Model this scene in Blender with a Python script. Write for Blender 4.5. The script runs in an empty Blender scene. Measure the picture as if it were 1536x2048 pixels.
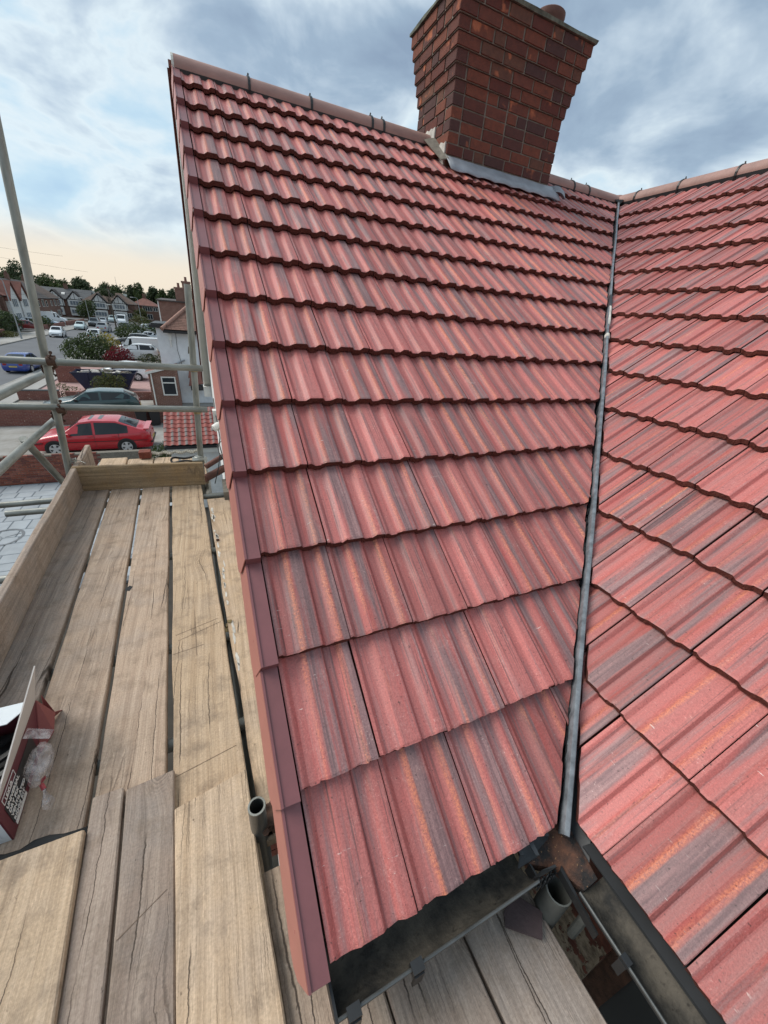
import bpy, bmesh, math, random, zlib
from mathutils import Vector, Matrix
random.seed(11)
PI = math.pi
scene = bpy.context.scene
COL = scene.collection

# ------------------------------------------------------------------ camera
cam_data = bpy.data.cameras.new('camera')
cam = bpy.data.objects.new('camera', cam_data)
COL.objects.link(cam)
RC = ((0.9120724, -0.4021463, 0.0800142), (-0.1191165, -0.4465966, -0.8867710), (0.3923457, 0.7992683, -0.4552307))
CX = (-0.04285, -4.02791, 6.4)
m = Matrix.Identity(4)
for i in range(3):
    m[i][0] = RC[0][i]; m[i][1] = -RC[1][i]; m[i][2] = -RC[2][i]; m[i][3] = CX[i]
cam.matrix_world = m
cam_data.sensor_fit = 'HORIZONTAL'
cam_data.sensor_width = 36.0
cam_data.lens = 747.57 / 1536 * 36.0
cam_data.clip_start = 0.05
cam_data.clip_end = 3000
scene.camera = cam

# ------------------------------------------------------------------ exposure
scene.render.engine = 'CYCLES'
scene.view_settings.view_transform = 'Standard'
scene.view_settings.look = 'None'
scene.view_settings.exposure = 0.36
scene.view_settings.gamma = 1.0
scene.view_settings.use_curve_mapping = False

# ------------------------------------------------------------------ node helpers
class NT:
    def __init__(s, tree): s.t = tree; s.n = tree.nodes; s.l = tree.links
    def node(s, kind, **kw):
        x = s.n.new(kind)
        for k, v in kw.items(): setattr(x, k, v)
        return x
    def put(s, sock, v):
        if hasattr(v, 'is_output'): s.l.new(v, sock)
        elif v is not None: sock.default_value = v
    def math(s, op, a, b=None, c=None, clamp=False):
        x = s.node('ShaderNodeMath', operation=op); x.use_clamp = clamp
        s.put(x.inputs[0], a); s.put(x.inputs[1], b)
        if c is not None: s.put(x.inputs[2], c)
        return x.outputs[0]
    def vmath(s, op, a, b=None):
        x = s.node('ShaderNodeVectorMath', operation=op); s.put(x.inputs[0], a)
        if b is not None: s.put(x.inputs[1], b)
        return x.outputs[0]
    def mix(s, f, a, b, mode='MIX'):
        x = s.node('ShaderNodeMix', data_type='RGBA', blend_type=mode)
        s.put(x.inputs[0], f); s.put(x.inputs[6], col4(a)); s.put(x.inputs[7], col4(b))
        return x.outputs[2]
    def noise(s, vec, scale=5.0, detail=4.0, rough=0.55, dist=0.0):
        x = s.node('ShaderNodeTexNoise'); s.put(x.inputs['Vector'], vec)
        x.inputs['Scale'].default_value = scale; x.inputs['Detail'].default_value = detail
        x.inputs['Roughness'].default_value = rough; x.inputs['Distortion'].default_value = dist
        return x.outputs[0]
    def vor(s, vec, scale=5.0, feature='F1'):
        x = s.node('ShaderNodeTexVoronoi', feature=feature); s.put(x.inputs['Vector'], vec)
        x.inputs['Scale'].default_value = scale
        return x.outputs
    def rng(s, v, a, b, c=0.0, d=1.0, smooth=False):
        x = s.node('ShaderNodeMapRange'); x.clamp = True
        if smooth: x.interpolation_type = 'SMOOTHSTEP'
        s.put(x.inputs[0], v)
        for i, q in enumerate((a, b, c, d)): s.put(x.inputs[i + 1], q)
        return x.outputs[0]
    def scale(s, vec, sx, sy, sz, off=None):
        x = s.node('ShaderNodeMapping'); s.put(x.inputs[0], vec); x.inputs[3].default_value = (sx, sy, sz)
        if off is not None: s.put(x.inputs[1], off)
        return x.outputs[0]
    def coord(s, which='Object'): return s.node('ShaderNodeTexCoord').outputs[which]
    def rand(s): return s.node('ShaderNodeObjectInfo').outputs['Random']
    def sep(s, v): x = s.node('ShaderNodeSeparateXYZ'); s.put(x.inputs[0], v); return x.outputs
    def comb(s, a, b, c):
        x = s.node('ShaderNodeCombineXYZ'); s.put(x.inputs[0], a); s.put(x.inputs[1], b); s.put(x.inputs[2], c); return x.outputs[0]
    def bump(s, h, strength=0.3, dist=0.01):
        x = s.node('ShaderNodeBump'); x.inputs['Strength'].default_value = strength; x.inputs['Distance'].default_value = dist
        s.put(x.inputs['Height'], h); return x.outputs[0]

def col4(c):
    if isinstance(c, (tuple, list)) and len(c) == 3: return (c[0], c[1], c[2], 1.0)
    return c

MATS = {}
def newmat(name):
    mt = bpy.data.materials.new(name); mt.use_nodes = True
    nt = NT(mt.node_tree); b = mt.node_tree.nodes['Principled BSDF']
    MATS[name] = mt
    return nt, b
def fin(nt, b, color, rough=0.6, bump=None, metallic=0.0, spec=None):
    nt.put(b.inputs['Base Color'], col4(color)); nt.put(b.inputs['Roughness'], rough)
    b.inputs['Metallic'].default_value = metallic
    if spec is not None: b.inputs['Specular IOR Level'].default_value = spec
    if bump is not None: nt.put(b.inputs['Normal'], bump)

# ------------------------------------------------------------------ world: broken evening cloud over a Nishita sky
SUN_AZ, SUN_EL = math.radians(152), math.radians(44)   # direction the light comes from, in the xy plane from +x
world = bpy.data.worlds.new('World'); scene.world = world; world.use_nodes = True
w = NT(world.node_tree); w.n.clear()
out = w.node('ShaderNodeOutputWorld')
sky = w.node('ShaderNodeTexSky', sky_type='NISHITA'); sky.sun_disc = False
sky.sun_elevation = SUN_EL; sky.sun_rotation = math.radians(90) - SUN_AZ
bg1 = w.node('ShaderNodeBackground'); w.l.new(sky.outputs[0], bg1.inputs[0]); bg1.inputs[1].default_value = 0.1
d = w.coord('Generated'); x, y, z = w.sep(d)
dv = w.scale(d, 1.0, 1.0, 1.9)
big = w.noise(w.scale(dv, 1, 1, 1, (3.4, 1.2, 0.6)), 2.3, 2.0, 0.5, 0.35)
med = w.noise(w.scale(dv, 1, 1, 1, (7.3, 2.2, 0.3)), 5.2, 5.0, 0.55, 0.3)
fine = w.noise(w.scale(dv, 1, 1, 1, (1.0, 9.2, 4.0)), 15.0, 4.0, 0.55)
cl = w.math('ADD', w.math('MULTIPLY', big, 0.52), w.math('ADD', w.math('MULTIPLY', med, 0.41), w.math('MULTIPLY', fine, 0.07)))
ccol = w.node('ShaderNodeValToRGB'); w.l.new(cl, ccol.inputs[0])
e = ccol.color_ramp.elements
e[0].position = 0.36; e[0].color = (0.42, 0.61, 0.79, 1)
e[1].position = 0.64; e[1].color = (0.27, 0.36, 0.48, 1)
for p_, c_ in ((0.42, (0.54, 0.73, 0.86, 1)), (0.47, (0.75, 0.86, 0.91, 1)), (0.515, (0.53, 0.64, 0.74, 1)), (0.57, (0.35, 0.46, 0.58, 1))):
    q = ccol.color_ramp.elements.new(p_); q.color = c_
glow = w.rng(z, 0.05, 0.135, 1.0, 0.0, True)
glow = w.math('MULTIPLY', glow, w.rng(w.math('SUBTRACT', cl, w.math('MULTIPLY', glow, 0.12)), 0.40, 0.56, 1.0, 0.72))
skycol = w.mix(glow, ccol.outputs[0], (0.87, 0.77, 0.64))
bg2 = w.node('ShaderNodeBackground'); w.l.new(skycol, bg2.inputs[0]); bg2.inputs[1].default_value = 0.84
mx = w.node('ShaderNodeMixShader'); mx.inputs[0].default_value = 0.88
w.l.new(bg1.outputs[0], mx.inputs[1]); w.l.new(bg2.outputs[0], mx.inputs[2]); w.l.new(mx.outputs[0], out.inputs[0])

sun_data = bpy.data.lights.new('sun', 'SUN'); sun_data.energy = 2.6; sun_data.angle = math.radians(40)
sun_data.color = (1.0, 0.95, 0.88)
sun = bpy.data.objects.new('sun', sun_data); COL.objects.link(sun)
sd = Vector((math.cos(SUN_AZ) * math.cos(SUN_EL), math.sin(SUN_AZ) * math.cos(SUN_EL), math.sin(SUN_EL)))
sun.rotation_euler = (-sd).to_track_quat('-Z', 'Y').to_euler()

# ------------------------------------------------------------------ materials
def simple(name, color, rough=0.6, var=0.15, scale=6.0, bump=0.0, metallic=0.0, spec=None, stretch=(1, 1, 1), col2=None, perobj=0.0):
    nt, b = newmat(name)
    v = nt.scale(nt.coord(), *stretch, nt.comb(nt.math('MULTIPLY', nt.rand(), 37.0), 0.0, 0.0))
    n = nt.noise(v, scale, 5.0, 0.6)
    c2 = col2 if col2 else tuple(max(0, k * (1 - 2.2 * var)) for k in color)
    c = nt.mix(nt.rng(n, 0.32, 0.7), c2, color)
    if perobj > 0:
        c = nt.mix(1.0, c, nt.comb(*[nt.rng(nt.rand(), 0, 1, 1 - perobj, 1 + perobj)] * 3), 'MULTIPLY')
    bp = nt.bump(nt.noise(v, scale * 6, 4.0, 0.6), bump, 0.004) if bump else None
    fin(nt, b, c, rough, bp, metallic, spec)
    return MATS[name]

def tile_material():
    nt, b = newmat('concrete_tile')
    o = nt.coord(); x, y, z = nt.sep(o); r = nt.rand()
    t = nt.math('DIVIDE', x, 0.2075)
    tt = nt.math('FRACT', nt.math('ADD', t, 1.0))
    ro = nt.math('MULTIPLY', r, 53.0)
    def fr(k): return nt.math('FRACT', nt.math('MULTIPLY', r, k))
    def st(sx, sy, off, det=3.0, rough=0.6):
        return nt.noise(nt.comb(nt.math('ADD', nt.math('MULTIPLY', x, sx), ro), nt.math('MULTIPLY', y, sy), nt.math('ADD', nt.math('MULTIPLY', z, sx), off)), 1.0, det, rough)
    ov = nt.vmath('ADD', o, nt.comb(ro, nt.math('MULTIPLY', ro, 1.3), 0.0))
    grain = nt.noise(ov, 190.0, 3.0, 0.7)
    fine = nt.noise(ov, 480.0, 2.0, 0.6)
    du = nt.noise(ov, 13.0, 5.0, 0.65)
    base = nt.mix(nt.rng(st(34, 2.2, 1.0, 5.0), 0.38, 0.62), (0.42, 0.103, 0.090), (0.375, 0.138, 0.124))
    base = nt.mix(nt.rng(r, 0.25, 1.0, 0.0, 0.75), base, (0.50, 0.158, 0.140))
    flat = nt.math('ADD', nt.math('MULTIPLY', nt.rng(tt, 0.35, 0.40, 0, 1, True), nt.rng(tt, 0.57, 0.60, 1, 0, True)), nt.rng(tt, 0.87, 0.91, 0, 1, True))
    # purple grey pigment, in streaks down the slope and mostly on the roll flats
    g = st(26, 1.3, 7.0, 5.0, 0.62)
    gm = nt.rng(nt.math('ADD', nt.math('ADD', g, nt.math('MULTIPLY', nt.math('SUBTRACT', grain, 0.5), 0.12)), nt.math('MULTIPLY', flat, nt.rng(fr(7.31), 0, 1, -0.04, 0.16))), 0.49, 0.62, 0.0, 0.80)
    grey = nt.mix(nt.rng(st(90, 3.0, 3.0, 4.0), 0.38, 0.62), (0.28, 0.19, 0.185), (0.14, 0.105, 0.11))
    c = nt.mix(gm, base, grey)
    # thin dark runs
    dk = nt.math('MULTIPLY', nt.rng(st(120, 1.6, 17.0, 4.0), 0.56, 0.66), nt.rng(st(9, 1.2, 23.0, 2.0), 0.44, 0.58, 0.0, 0.75))
    c = nt.mix(dk, c, (0.085, 0.06, 0.06))
    # granular orange pigment along the rising edges of the rolls
    wob = nt.math('MULTIPLY', nt.math('SUBTRACT', st(6, 9.0, 29.0, 3.0), 0.5), 0.05)
    tw = nt.math('ADD', tt, wob)
    e1 = nt.math('MULTIPLY', nt.rng(tw, 0.27, 0.325, 0, 1, True), nt.rng(tw, 0.35, 0.39, 1, 0, True))
    e2 = nt.math('MULTIPLY', nt.rng(tw, 0.775, 0.83, 0, 1, True), nt.rng(tw, 0.855, 0.895, 1, 0, True))
    om = nt.math('MULTIPLY', nt.math('MAXIMUM', e1, e2), nt.rng(nt.math('ADD', st(40, 4.0, 11.0, 5.0), nt.rng(fr(3.77), 0, 1, -0.16, 0.16)), 0.42, 0.64, 0.0, 0.85))
    om = nt.math('MULTIPLY', om, nt.rng(grain, 0.38, 0.56, 0.15, 1.0))
    c = nt.mix(om, c, (0.61, 0.205, 0.115))
    # rubbed pale dust, mortar specks, pin holes
    c = nt.mix(nt.math('MULTIPLY', nt.rng(grain, 0.62, 0.72), nt.rng(du, 0.50, 0.66, 0.0, 0.65)), c, (0.62, 0.50, 0.45))
    c = nt.mix(nt.rng(du, 0.58, 0.76, 0.0, 0.22), c, (0.58, 0.34, 0.29))
    scr = nt.math('MULTIPLY', nt.rng(nt.noise(nt.scale(ov, 30, 130, 30), 1.0, 3.0, 0.6), 0.68, 0.73), nt.rng(nt.noise(ov, 7.0, 2.0), 0.56, 0.64, 0.0, 0.8))
    c = nt.mix(scr, c, (0.72, 0.62, 0.57))
    c = nt.mix(nt.rng(nt.noise(ov, 120.0, 2.0, 0.5), 0.68, 0.74, 0.0, 0.7), c, (0.06, 0.035, 0.032))
    k = nt.math('MULTIPLY', nt.rng(grain, 0.30, 0.70, 0.80, 1.19), nt.rng(fr(11.9), 0, 1, 0.84, 1.14))
    k = nt.math('MULTIPLY', k, nt.rng(fine, 0.3, 0.7, 0.86, 1.14))
    c = nt.mix(1.0, c, nt.comb(k, k, k), 'MULTIPLY')
    h = nt.math('ADD', nt.math('MULTIPLY', fine, 0.4), nt.math('ADD', grain, nt.math('MULTIPLY', du, 0.8)))
    fin(nt, b, c, nt.rng(grain, 0.3, 0.7, 0.42, 0.62), nt.bump(h, 0.40, 0.003), spec=0.5)
tile_material()

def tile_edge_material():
    nt, b = newmat('tile_broken_edge_shade')
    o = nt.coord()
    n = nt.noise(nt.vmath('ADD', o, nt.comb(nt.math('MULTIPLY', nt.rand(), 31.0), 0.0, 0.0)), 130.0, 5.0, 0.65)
    fin(nt, b, nt.mix(nt.rng(n, 0.3, 0.7), (0.065, 0.02, 0.016), (0.165, 0.055, 0.04)), 0.9, nt.bump(n, 0.9, 0.01), spec=0.2)  # rough broken edge, with the dimness of down-slope faces put into its colour
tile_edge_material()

def wood_material(name, tan, dark, grey, greyamt):
    nt, b = newmat(name)
    o = nt.coord(); r = nt.rand(); ro = nt.math('MULTIPLY', r, 71.0)
    v = nt.vmath('ADD', o, nt.comb(ro, nt.math('MULTIPLY', ro, 1.7), 0.0))
    vx, vy, vz = nt.sep(v)
    # knots bend the grain round them
    vd = nt.vor(nt.scale(v, 4.8, 2.1, 0.0), 1.0)
    kd = nt.math('ADD', vd['Distance'], nt.math('MULTIPLY', nt.noise(v, 30.0, 2.0), 0.05))
    kon = nt.rng(nt.sep(vd['Color'])[0], 0.52, 0.54)
    pull = nt.math('MULTIPLY', kon, nt.rng(kd, 0.08, 0.42, 0.030, 0.0, True))
    wob = nt.noise(nt.scale(v, 2.0, 0.9, 2.0), 1.0, 2.0, 0.5)
    vw = nt.comb(nt.math('ADD', nt.math('ADD', vx, pull), nt.math('MULTIPLY', wob, 0.05)), vy, vz)
    g1 = nt.noise(nt.scale(vw, 210, 3.2, 210), 1.0, 5.0, 0.7)
    g2 = nt.noise(nt.scale(vw, 46, 1.0, 46), 1.0, 4.0, 0.6)
    g3 = nt.noise(nt.scale(vw, 100, 1.6, 100), 1.0, 4.0, 0.6)
    bl = nt.noise(v, 4.2, 5.0, 0.65)
    bl2 = nt.noise(v, 11.0, 5.0, 0.65)
    gr = nt.noise(v, 150.0, 3.0, 0.7)
    c = nt.mix(nt.rng(g2, 0.36, 0.64), dark, tan)
    c = nt.mix(nt.rng(g3, 0.50, 0.64, 0.0, 0.30), c, tuple(k * 0.62 for k in dark))
    gm = nt.rng(nt.math('ADD', bl, nt.rng(nt.math('FRACT', nt.math('MULTIPLY', r, 5.7)), 0, 1, -0.12, 0.12)), 0.40, 0.62, 0.0, greyamt)
    c = nt.mix(gm, c, nt.mix(nt.rng(g2, 0.38, 0.62), tuple(k * 0.66 for k in grey), grey))
    c = nt.mix(nt.rng(bl2, 0.50, 0.70, 0.0, 0.62), c, (0.20, 0.15, 0.11))
    c = nt.mix(nt.rng(g1, 0.52, 0.68, 0.0, 0.36), c, tuple(k * 0.42 for k in dark))
    # splits following the grain
    jx = nt.noise(nt.scale(v, 5.0, 13.0, 5.0), 1.0, 5.0, 0.7)
    vj = nt.comb(nt.math('ADD', nt.sep(vw)[0], nt.math('MULTIPLY', jx, 0.020)), vy, 0.0)
    ck = nt.vor(nt.scale(vj, 8.0, 0.22, 0.0), 1.0, 'DISTANCE_TO_EDGE')['Distance']
    crack = nt.math('MULTIPLY', nt.rng(ck, 0.003, nt.rng(bl2, 0.3, 0.7, 0.006, 0.016), 1.0, 0.0), nt.rng(nt.noise(v, 2.3, 2.0), 0.47, 0.54))
    ck2 = nt.vor(nt.scale(vj, 34.0, 1.1, 0.0), 1.0, 'DISTANCE_TO_EDGE')['Distance']
    crack2 = nt.math('MULTIPLY', nt.rng(ck2, 0.006, 0.03, 0.5, 0.0), nt.rng(nt.noise(v, 4.0, 2.0), 0.50, 0.64))
    crack = nt.math('MAXIMUM', crack, crack2)
    kn = nt.math('MULTIPLY', kon, nt.rng(kd, 0.10, 0.15, 1.0, 0.0))
    ring = nt.math('MULTIPLY', kon, nt.math('MULTIPLY', nt.rng(kd, 0.15, 0.30, 0.5, 0.0), nt.rng(nt.math('FRACT', nt.math('MULTIPLY', kd, 42.0)), 0.3, 0.7)))
    c = nt.mix(nt.math('MAXIMUM', nt.math('MULTIPLY', kn, nt.rng(gr, 0.3, 0.7, 0.45, 0.9)), ring), c, tuple(k * 0.42 for k in dark))
    # dents, dirt and rubbed fibres
    sc = nt.noise(nt.scale(v, 70, 38, 70), 1.0, 3.0, 0.65)
    c = nt.mix(nt.rng(sc, 0.67, 0.73, 0.0, 0.7), c, tuple(k * 0.28 for k in dark))
    c = nt.mix(nt.math('MULTIPLY', nt.rng(nt.noise(nt.scale(v, 44, 9, 44), 1.0, 5.0, 0.75), 0.58, 0.68, 0.0, 0.6), nt.rng(bl, 0.42, 0.6)), c, tuple(min(1, k * 1.3) for k in tan))
    c = nt.mix(nt.math('MULTIPLY', crack, 0.85), c, (0.05, 0.037, 0.028))
    k = nt.math('MULTIPLY', nt.rng(r, 0, 1, 0.90, 1.08), nt.rng(gr, 0.3, 0.7, 0.84, 1.16))
    c = nt.mix(1.0, c, nt.comb(k, k, k), 'MULTIPLY')
    h = nt.math('SUBTRACT', nt.math('ADD', nt.math('MULTIPLY', g1, 0.45), nt.math('ADD', nt.math('MULTIPLY', g3, 0.5), nt.math('MULTIPLY', sc, 0.3))), nt.math('MULTIPLY', crack, 1.3))
    fin(nt, b, c, 0.82, nt.bump(h, 0.5, 0.006), spec=0.2)
wood_material('board_wood', (0.50, 0.38, 0.285), (0.39, 0.285, 0.21), (0.41, 0.335, 0.28), 0.6)
wood_material('board_wood_grey', (0.39, 0.31, 0.25), (0.30, 0.23, 0.185), (0.335, 0.285, 0.25), 0.8)
wood_material('board_wood_light', (0.56, 0.42, 0.29), (0.45, 0.325, 0.215), (0.46, 0.365, 0.285), 0.5)
wood_material('board_wood_brown', (0.36, 0.245, 0.13), (0.24, 0.16, 0.085), (0.33, 0.26, 0.18), 0.5)

def brick_material(name, cols, rough=0.85):
    nt, b = newmat(name)
    o = nt.coord(); r = nt.rand()
    rp = nt.node('ShaderNodeValToRGB'); nt.l.new(r, rp.inputs[0]); rp.color_ramp.interpolation = 'CONSTANT'
    el = rp.color_ramp.elements
    el[0].position = 0; el[0].color = col4(cols[0]); el[1].position = 1.0 / len(cols); el[1].color = col4(cols[1])
    for i in range(2, len(cols)):
        q = el.new(i / len(cols)); q.color = col4(cols[i])
    v = nt.vmath('ADD', o, nt.comb(nt.math('MULTIPLY', r, 91.0), 0.0, 0.0))
    n = nt.noise(v, 22.0, 5.0, 0.65); n2 = nt.noise(v, 9.0, 3.0, 0.5)
    c = nt.mix(nt.rng(n, 0.35, 0.75, 0.0, 0.6), rp.outputs[0], (0.05, 0.028, 0.025))
    c = nt.mix(nt.math('MULTIPLY', nt.rng(n2, 0.60, 0.68, 0.0, 0.8), nt.rng(nt.math('FRACT', nt.math('MULTIPLY', r, 9.1)), 0.55, 0.6)), c, (0.42, 0.14, 0.07))
    fin(nt, b, c, rough, nt.bump(nt.noise(v, 70.0, 5.0, 0.7), 0.6, 0.006), spec=0.25)
brick_material('chimney_brick', [(0.165, 0.056, 0.038), (0.13, 0.045, 0.033), (0.105, 0.043, 0.036), (0.19, 0.062, 0.038), (0.085, 0.042, 0.038), (0.145, 0.066, 0.044), (0.125, 0.039, 0.029)])
brick_material('garden_brick', [(0.27, 0.085, 0.055), (0.21, 0.065, 0.045), (0.30, 0.11, 0.08), (0.17, 0.06, 0.05)])

def wallbrick(name, c1, c2, mortar, sc=1.0, spots=0.0):
    nt, b = newmat(name)
    o = nt.coord(); x, y, z = nt.sep(o)
    bt = nt.node('ShaderNodeTexBrick'); nt.put(bt.inputs['Vector'], nt.comb(nt.math('ADD', x, y), z, 0.0))
    bt.inputs['Scale'].default_value = 1.0
    bt.inputs['Brick Width'].default_value = 0.225 * sc; bt.inputs['Row Height'].default_value = 0.075 * sc
    bt.inputs['Mortar Size'].default_value = 0.008 * sc
    for k, cc in (('Color1', c1), ('Color2', c2), ('Mortar', mortar)): bt.inputs[k].default_value = col4(cc)
    n = nt.noise(o, 3.0, 5.0, 0.6)
    c = nt.mix(nt.rng(n, 0.35, 0.75, 0.0, 0.5), bt.outputs[0], tuple(k * 0.5 for k in c1))
    if spots: c = nt.mix(nt.rng(nt.noise(o, 9.0, 3.0, 0.6), 0.64, 0.70, 0.0, spots), c, (0.6, 0.52, 0.45))
    fin(nt, b, c, 0.9, nt.bump(bt.outputs[1], -0.5, 0.01))
wallbrick('house_brick', (0.20, 0.085, 0.06), (0.25, 0.11, 0.08), (0.30, 0.26, 0.22))
wallbrick('far_brick', (0.15, 0.07, 0.05), (0.19, 0.09, 0.065), (0.2, 0.16, 0.13))
wallbrick('drive_wall_brick', (0.22, 0.075, 0.055), (0.17, 0.055, 0.045), (0.24, 0.17, 0.14), 1.0, 0.6)

simple('verge_plastic', (0.22, 0.082, 0.086), 0.42, 0.10, 12.0, 0.08, col2=(0.185, 0.07, 0.072))
simple('verge_plastic_lit_side', (0.40, 0.155, 0.125), 0.5, 0.06, 9.0, 0.05)  # same plastic, painted paler and pinker for sky light on the side faces
simple('ridge_clay', (0.37, 0.22, 0.185), 0.65, 0.12, 12.0, 0.2, stretch=(0.4, 1, 1))
simple('black_plastic', (0.018, 0.019, 0.02), 0.45, 0.2, 10.0)
simple('valley_grp', (0.035, 0.04, 0.045), 0.5, 0.25, 26.0, 0.15)
simple('valley_rib', (0.21, 0.23, 0.25), 0.25, 0.25, 30.0, 0.15)
simple('lead', (0.34, 0.36, 0.39), 0.5, 0.15, 9.0, 0.2, 0.25)
simple('mortar', (0.21, 0.185, 0.15), 0.95, 0.2, 20.0, 0.6)
simple('white_mortar', (0.66, 0.63, 0.57), 0.95, 0.2, 14.0, 0.7)
simple('flaunching', (0.16, 0.17, 0.13), 0.95, 0.3, 14.0, 0.7)
simple('pot_clay', (0.15, 0.065, 0.05), 0.75, 0.12, 6.0, 0.2)
simple('felt', (0.022, 0.024, 0.026), 0.85, 0.2, 8.0)
simple('roof_deck', (0.03, 0.022, 0.02), 0.95, 0.2, 8.0)
simple('upvc_white', (0.74, 0.73, 0.69), 0.35, 0.04, 4.0)
simple('soffit_grey', (0.62, 0.62, 0.56), 0.5, 0.05, 5.0)
simple('render_white', (0.70, 0.70, 0.68), 0.9, 0.10, 5.0, 0.5)
simple('render_house', (0.80, 0.82, 0.84), 0.9, 0.09, 1.6, 0.4)
simple('cream', (0.62, 0.54, 0.42), 0.8, 0.08, 4.0, 0.2)
simple('galvanised', (0.31, 0.318, 0.295), 0.42, 0.16, 14.0, 0.25, 0.45, stretch=(1, 1, .35), col2=(0.17, 0.17, 0.145))
simple('steel_dark', (0.16, 0.165, 0.16), 0.38, 0.2, 10.0, 0.2, 0.6)
simple('rust', (0.11, 0.055, 0.035), 0.85, 0.3, 30.0, 0.6)
simple('brass_bolt', (0.45, 0.34, 0.17), 0.5, 0.2, 30.0, 0.3, 0.5)
simple('asphalt', (0.13, 0.135, 0.145), 0.9, 0.12, 0.35, 0.0)
simple('pavement', (0.34, 0.33, 0.31), 0.92, 0.10, 0.6)
simple('concrete_drive', (0.33, 0.32, 0.30), 0.9, 0.18, 0.9, 0.3, col2=(0.20, 0.185, 0.16))
simple('slab_imprint', (0.33, 0.355, 0.375), 0.7, 0.10, 2.2, 0.4, perobj=0.10)
simple('slab_joint', (0.16, 0.17, 0.18), 0.9, 0.1, 3.0)
simple('pink_paving', (0.40, 0.25, 0.23), 0.9, 0.1, 2.0)
simple('soil_shaded', (0.05, 0.042, 0.033), 0.95, 0.2, 3.0)  # shade below the deck is put into this darkened soil colour
simple('lawn', (0.10, 0.12, 0.05), 0.95, 0.2, 1.2)
simple('hill_grass', (0.055, 0.075, 0.045), 0.95, 0.2, 0.06)
simple('tyre', (0.016, 0.016, 0.016), 0.8, 0.1, 5.0)
simple('alloy', (0.62, 0.62, 0.63), 0.35, 0.08, 8.0, 0, 0.3)
simple('trim_black', (0.02, 0.02, 0.022), 0.5, 0.1, 5.0)
simple('lamp_red', (0.35, 0.02, 0.02), 0.25, 0.1, 5.0)
simple('lamp_clear', (0.60, 0.62, 0.62), 0.2, 0.1, 5.0)
simple('plate_yellow', (0.55, 0.42, 0.10), 0.5, 0.05, 5.0)
simple('timber_black', (0.02, 0.018, 0.016), 0.8, 0.1, 5.0)
simple('lamp_grey', (0.33, 0.35, 0.36), 0.5, 0.1, 5.0)
simple('bark', (0.07, 0.055, 0.04), 0.95, 0.2, 5.0)
simple('pole_wood', (0.10, 0.08, 0.06), 0.9, 0.2, 5.0)
simple('card_maroon', (0.12, 0.022, 0.032), 0.55, 0.08, 7.0)
simple('card_red', (0.24, 0.06, 0.055), 0.6, 0.08, 7.0)
simple('card_grey', (0.50, 0.46, 0.43), 0.8, 0.05, 9.0)
simple('card_white', (0.72, 0.76, 0.78), 0.6, 0.03, 6.0)
simple('print_white', (0.78, 0.76, 0.72), 0.7, 0.06, 40.0)
simple('slate_purple', (0.10, 0.065, 0.065), 0.7, 0.2, 10.0, 0.4)
simple('rubber', (0.02, 0.02, 0.02), 0.6, 0.1, 8.0)
simple('skip_navy', (0.012, 0.016, 0.055), 0.5, 0.2, 3.0)
simple('bin_black', (0.014, 0.015, 0.017), 0.5, 0.1, 4.0)
simple('roof_far_red', (0.21, 0.085, 0.065), 0.85, 0.18, 0.9)
simple('roof_far_brown', (0.13, 0.085, 0.065), 0.85, 0.18, 0.9)
simple('roof_far_dark', (0.075, 0.06, 0.055), 0.85, 0.18, 0.9)
simple('roof_slate', (0.10, 0.105, 0.11), 0.8, 0.15, 0.9)
simple('plain_tile', (0.22, 0.115, 0.085), 0.85, 0.12, 6.0, 0.3, perobj=0.22)
simple('pantile_grey', (0.15, 0.13, 0.125), 0.8, 0.12, 5.0, 0.2, perobj=0.1)
simple('hip_tile', (0.34, 0.185, 0.14), 0.8, 0.12, 6.0, 0.3, perobj=0.12)
simple('scratch', (0.19, 0.135, 0.095), 0.9, 0.1, 20.0)
simple('cable', (0.012, 0.012, 0.012), 0.6, 0.1, 5.0)
simple('rope', (0.50, 0.47, 0.40), 0.9, 0.2, 30.0, 0.5)
simple('gutter_dirty', (0.030, 0.034, 0.036), 0.55, 0.25, 9.0, 0.3, col2=(0.012, 0.013, 0.014))
simple('pipe_grey', (0.11, 0.115, 0.105), 0.55, 0.2, 8.0, 0.2)
simple('tape_red', (0.45, 0.07, 0.08), 0.5, 0.1, 8.0)

def pantile():
    nt, b = newmat('pantile_red'); o = nt.coord(); x, y, z = nt.sep(o); r = nt.rand()
    n = nt.noise(nt.vmath('ADD', o, nt.comb(nt.math('MULTIPLY', r, 40.0), 0.0, 0.0)), 9.0, 4.0, 0.6)
    g = nt.math('MULTIPLY', nt.rng(nt.math('ABSOLUTE', nt.math('SUBTRACT', x, 0.045)), 0.02, 0.055, 1.0, 0.0), nt.rng(nt.math('ADD', n, nt.rng(r, 0, 1, -0.2, 0.25)), 0.35, 0.6))
    fin(nt, b, nt.mix(g, nt.mix(n, (0.19, 0.04, 0.032), (0.31, 0.075, 0.055)), (0.13, 0.115, 0.11)), 0.7)
pantile()
def silt():
    nt, b = newmat('gutter_silt'); o = nt.coord()
    n = nt.noise(o, 9.0, 5.0, 0.65); n2 = nt.noise(o, 55.0, 4.0, 0.6)
    c = nt.mix(nt.rng(n, 0.36, 0.60), (0.02, 0.02, 0.019), (0.095, 0.083, 0.066))
    c = nt.mix(nt.rng(n2, 0.60, 0.72, 0.0, 0.8), c, (0.02, 0.017, 0.014))
    fin(nt, b, c, 0.75, nt.bump(n2, 0.7, 0.006), spec=0.3)
silt()
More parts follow.
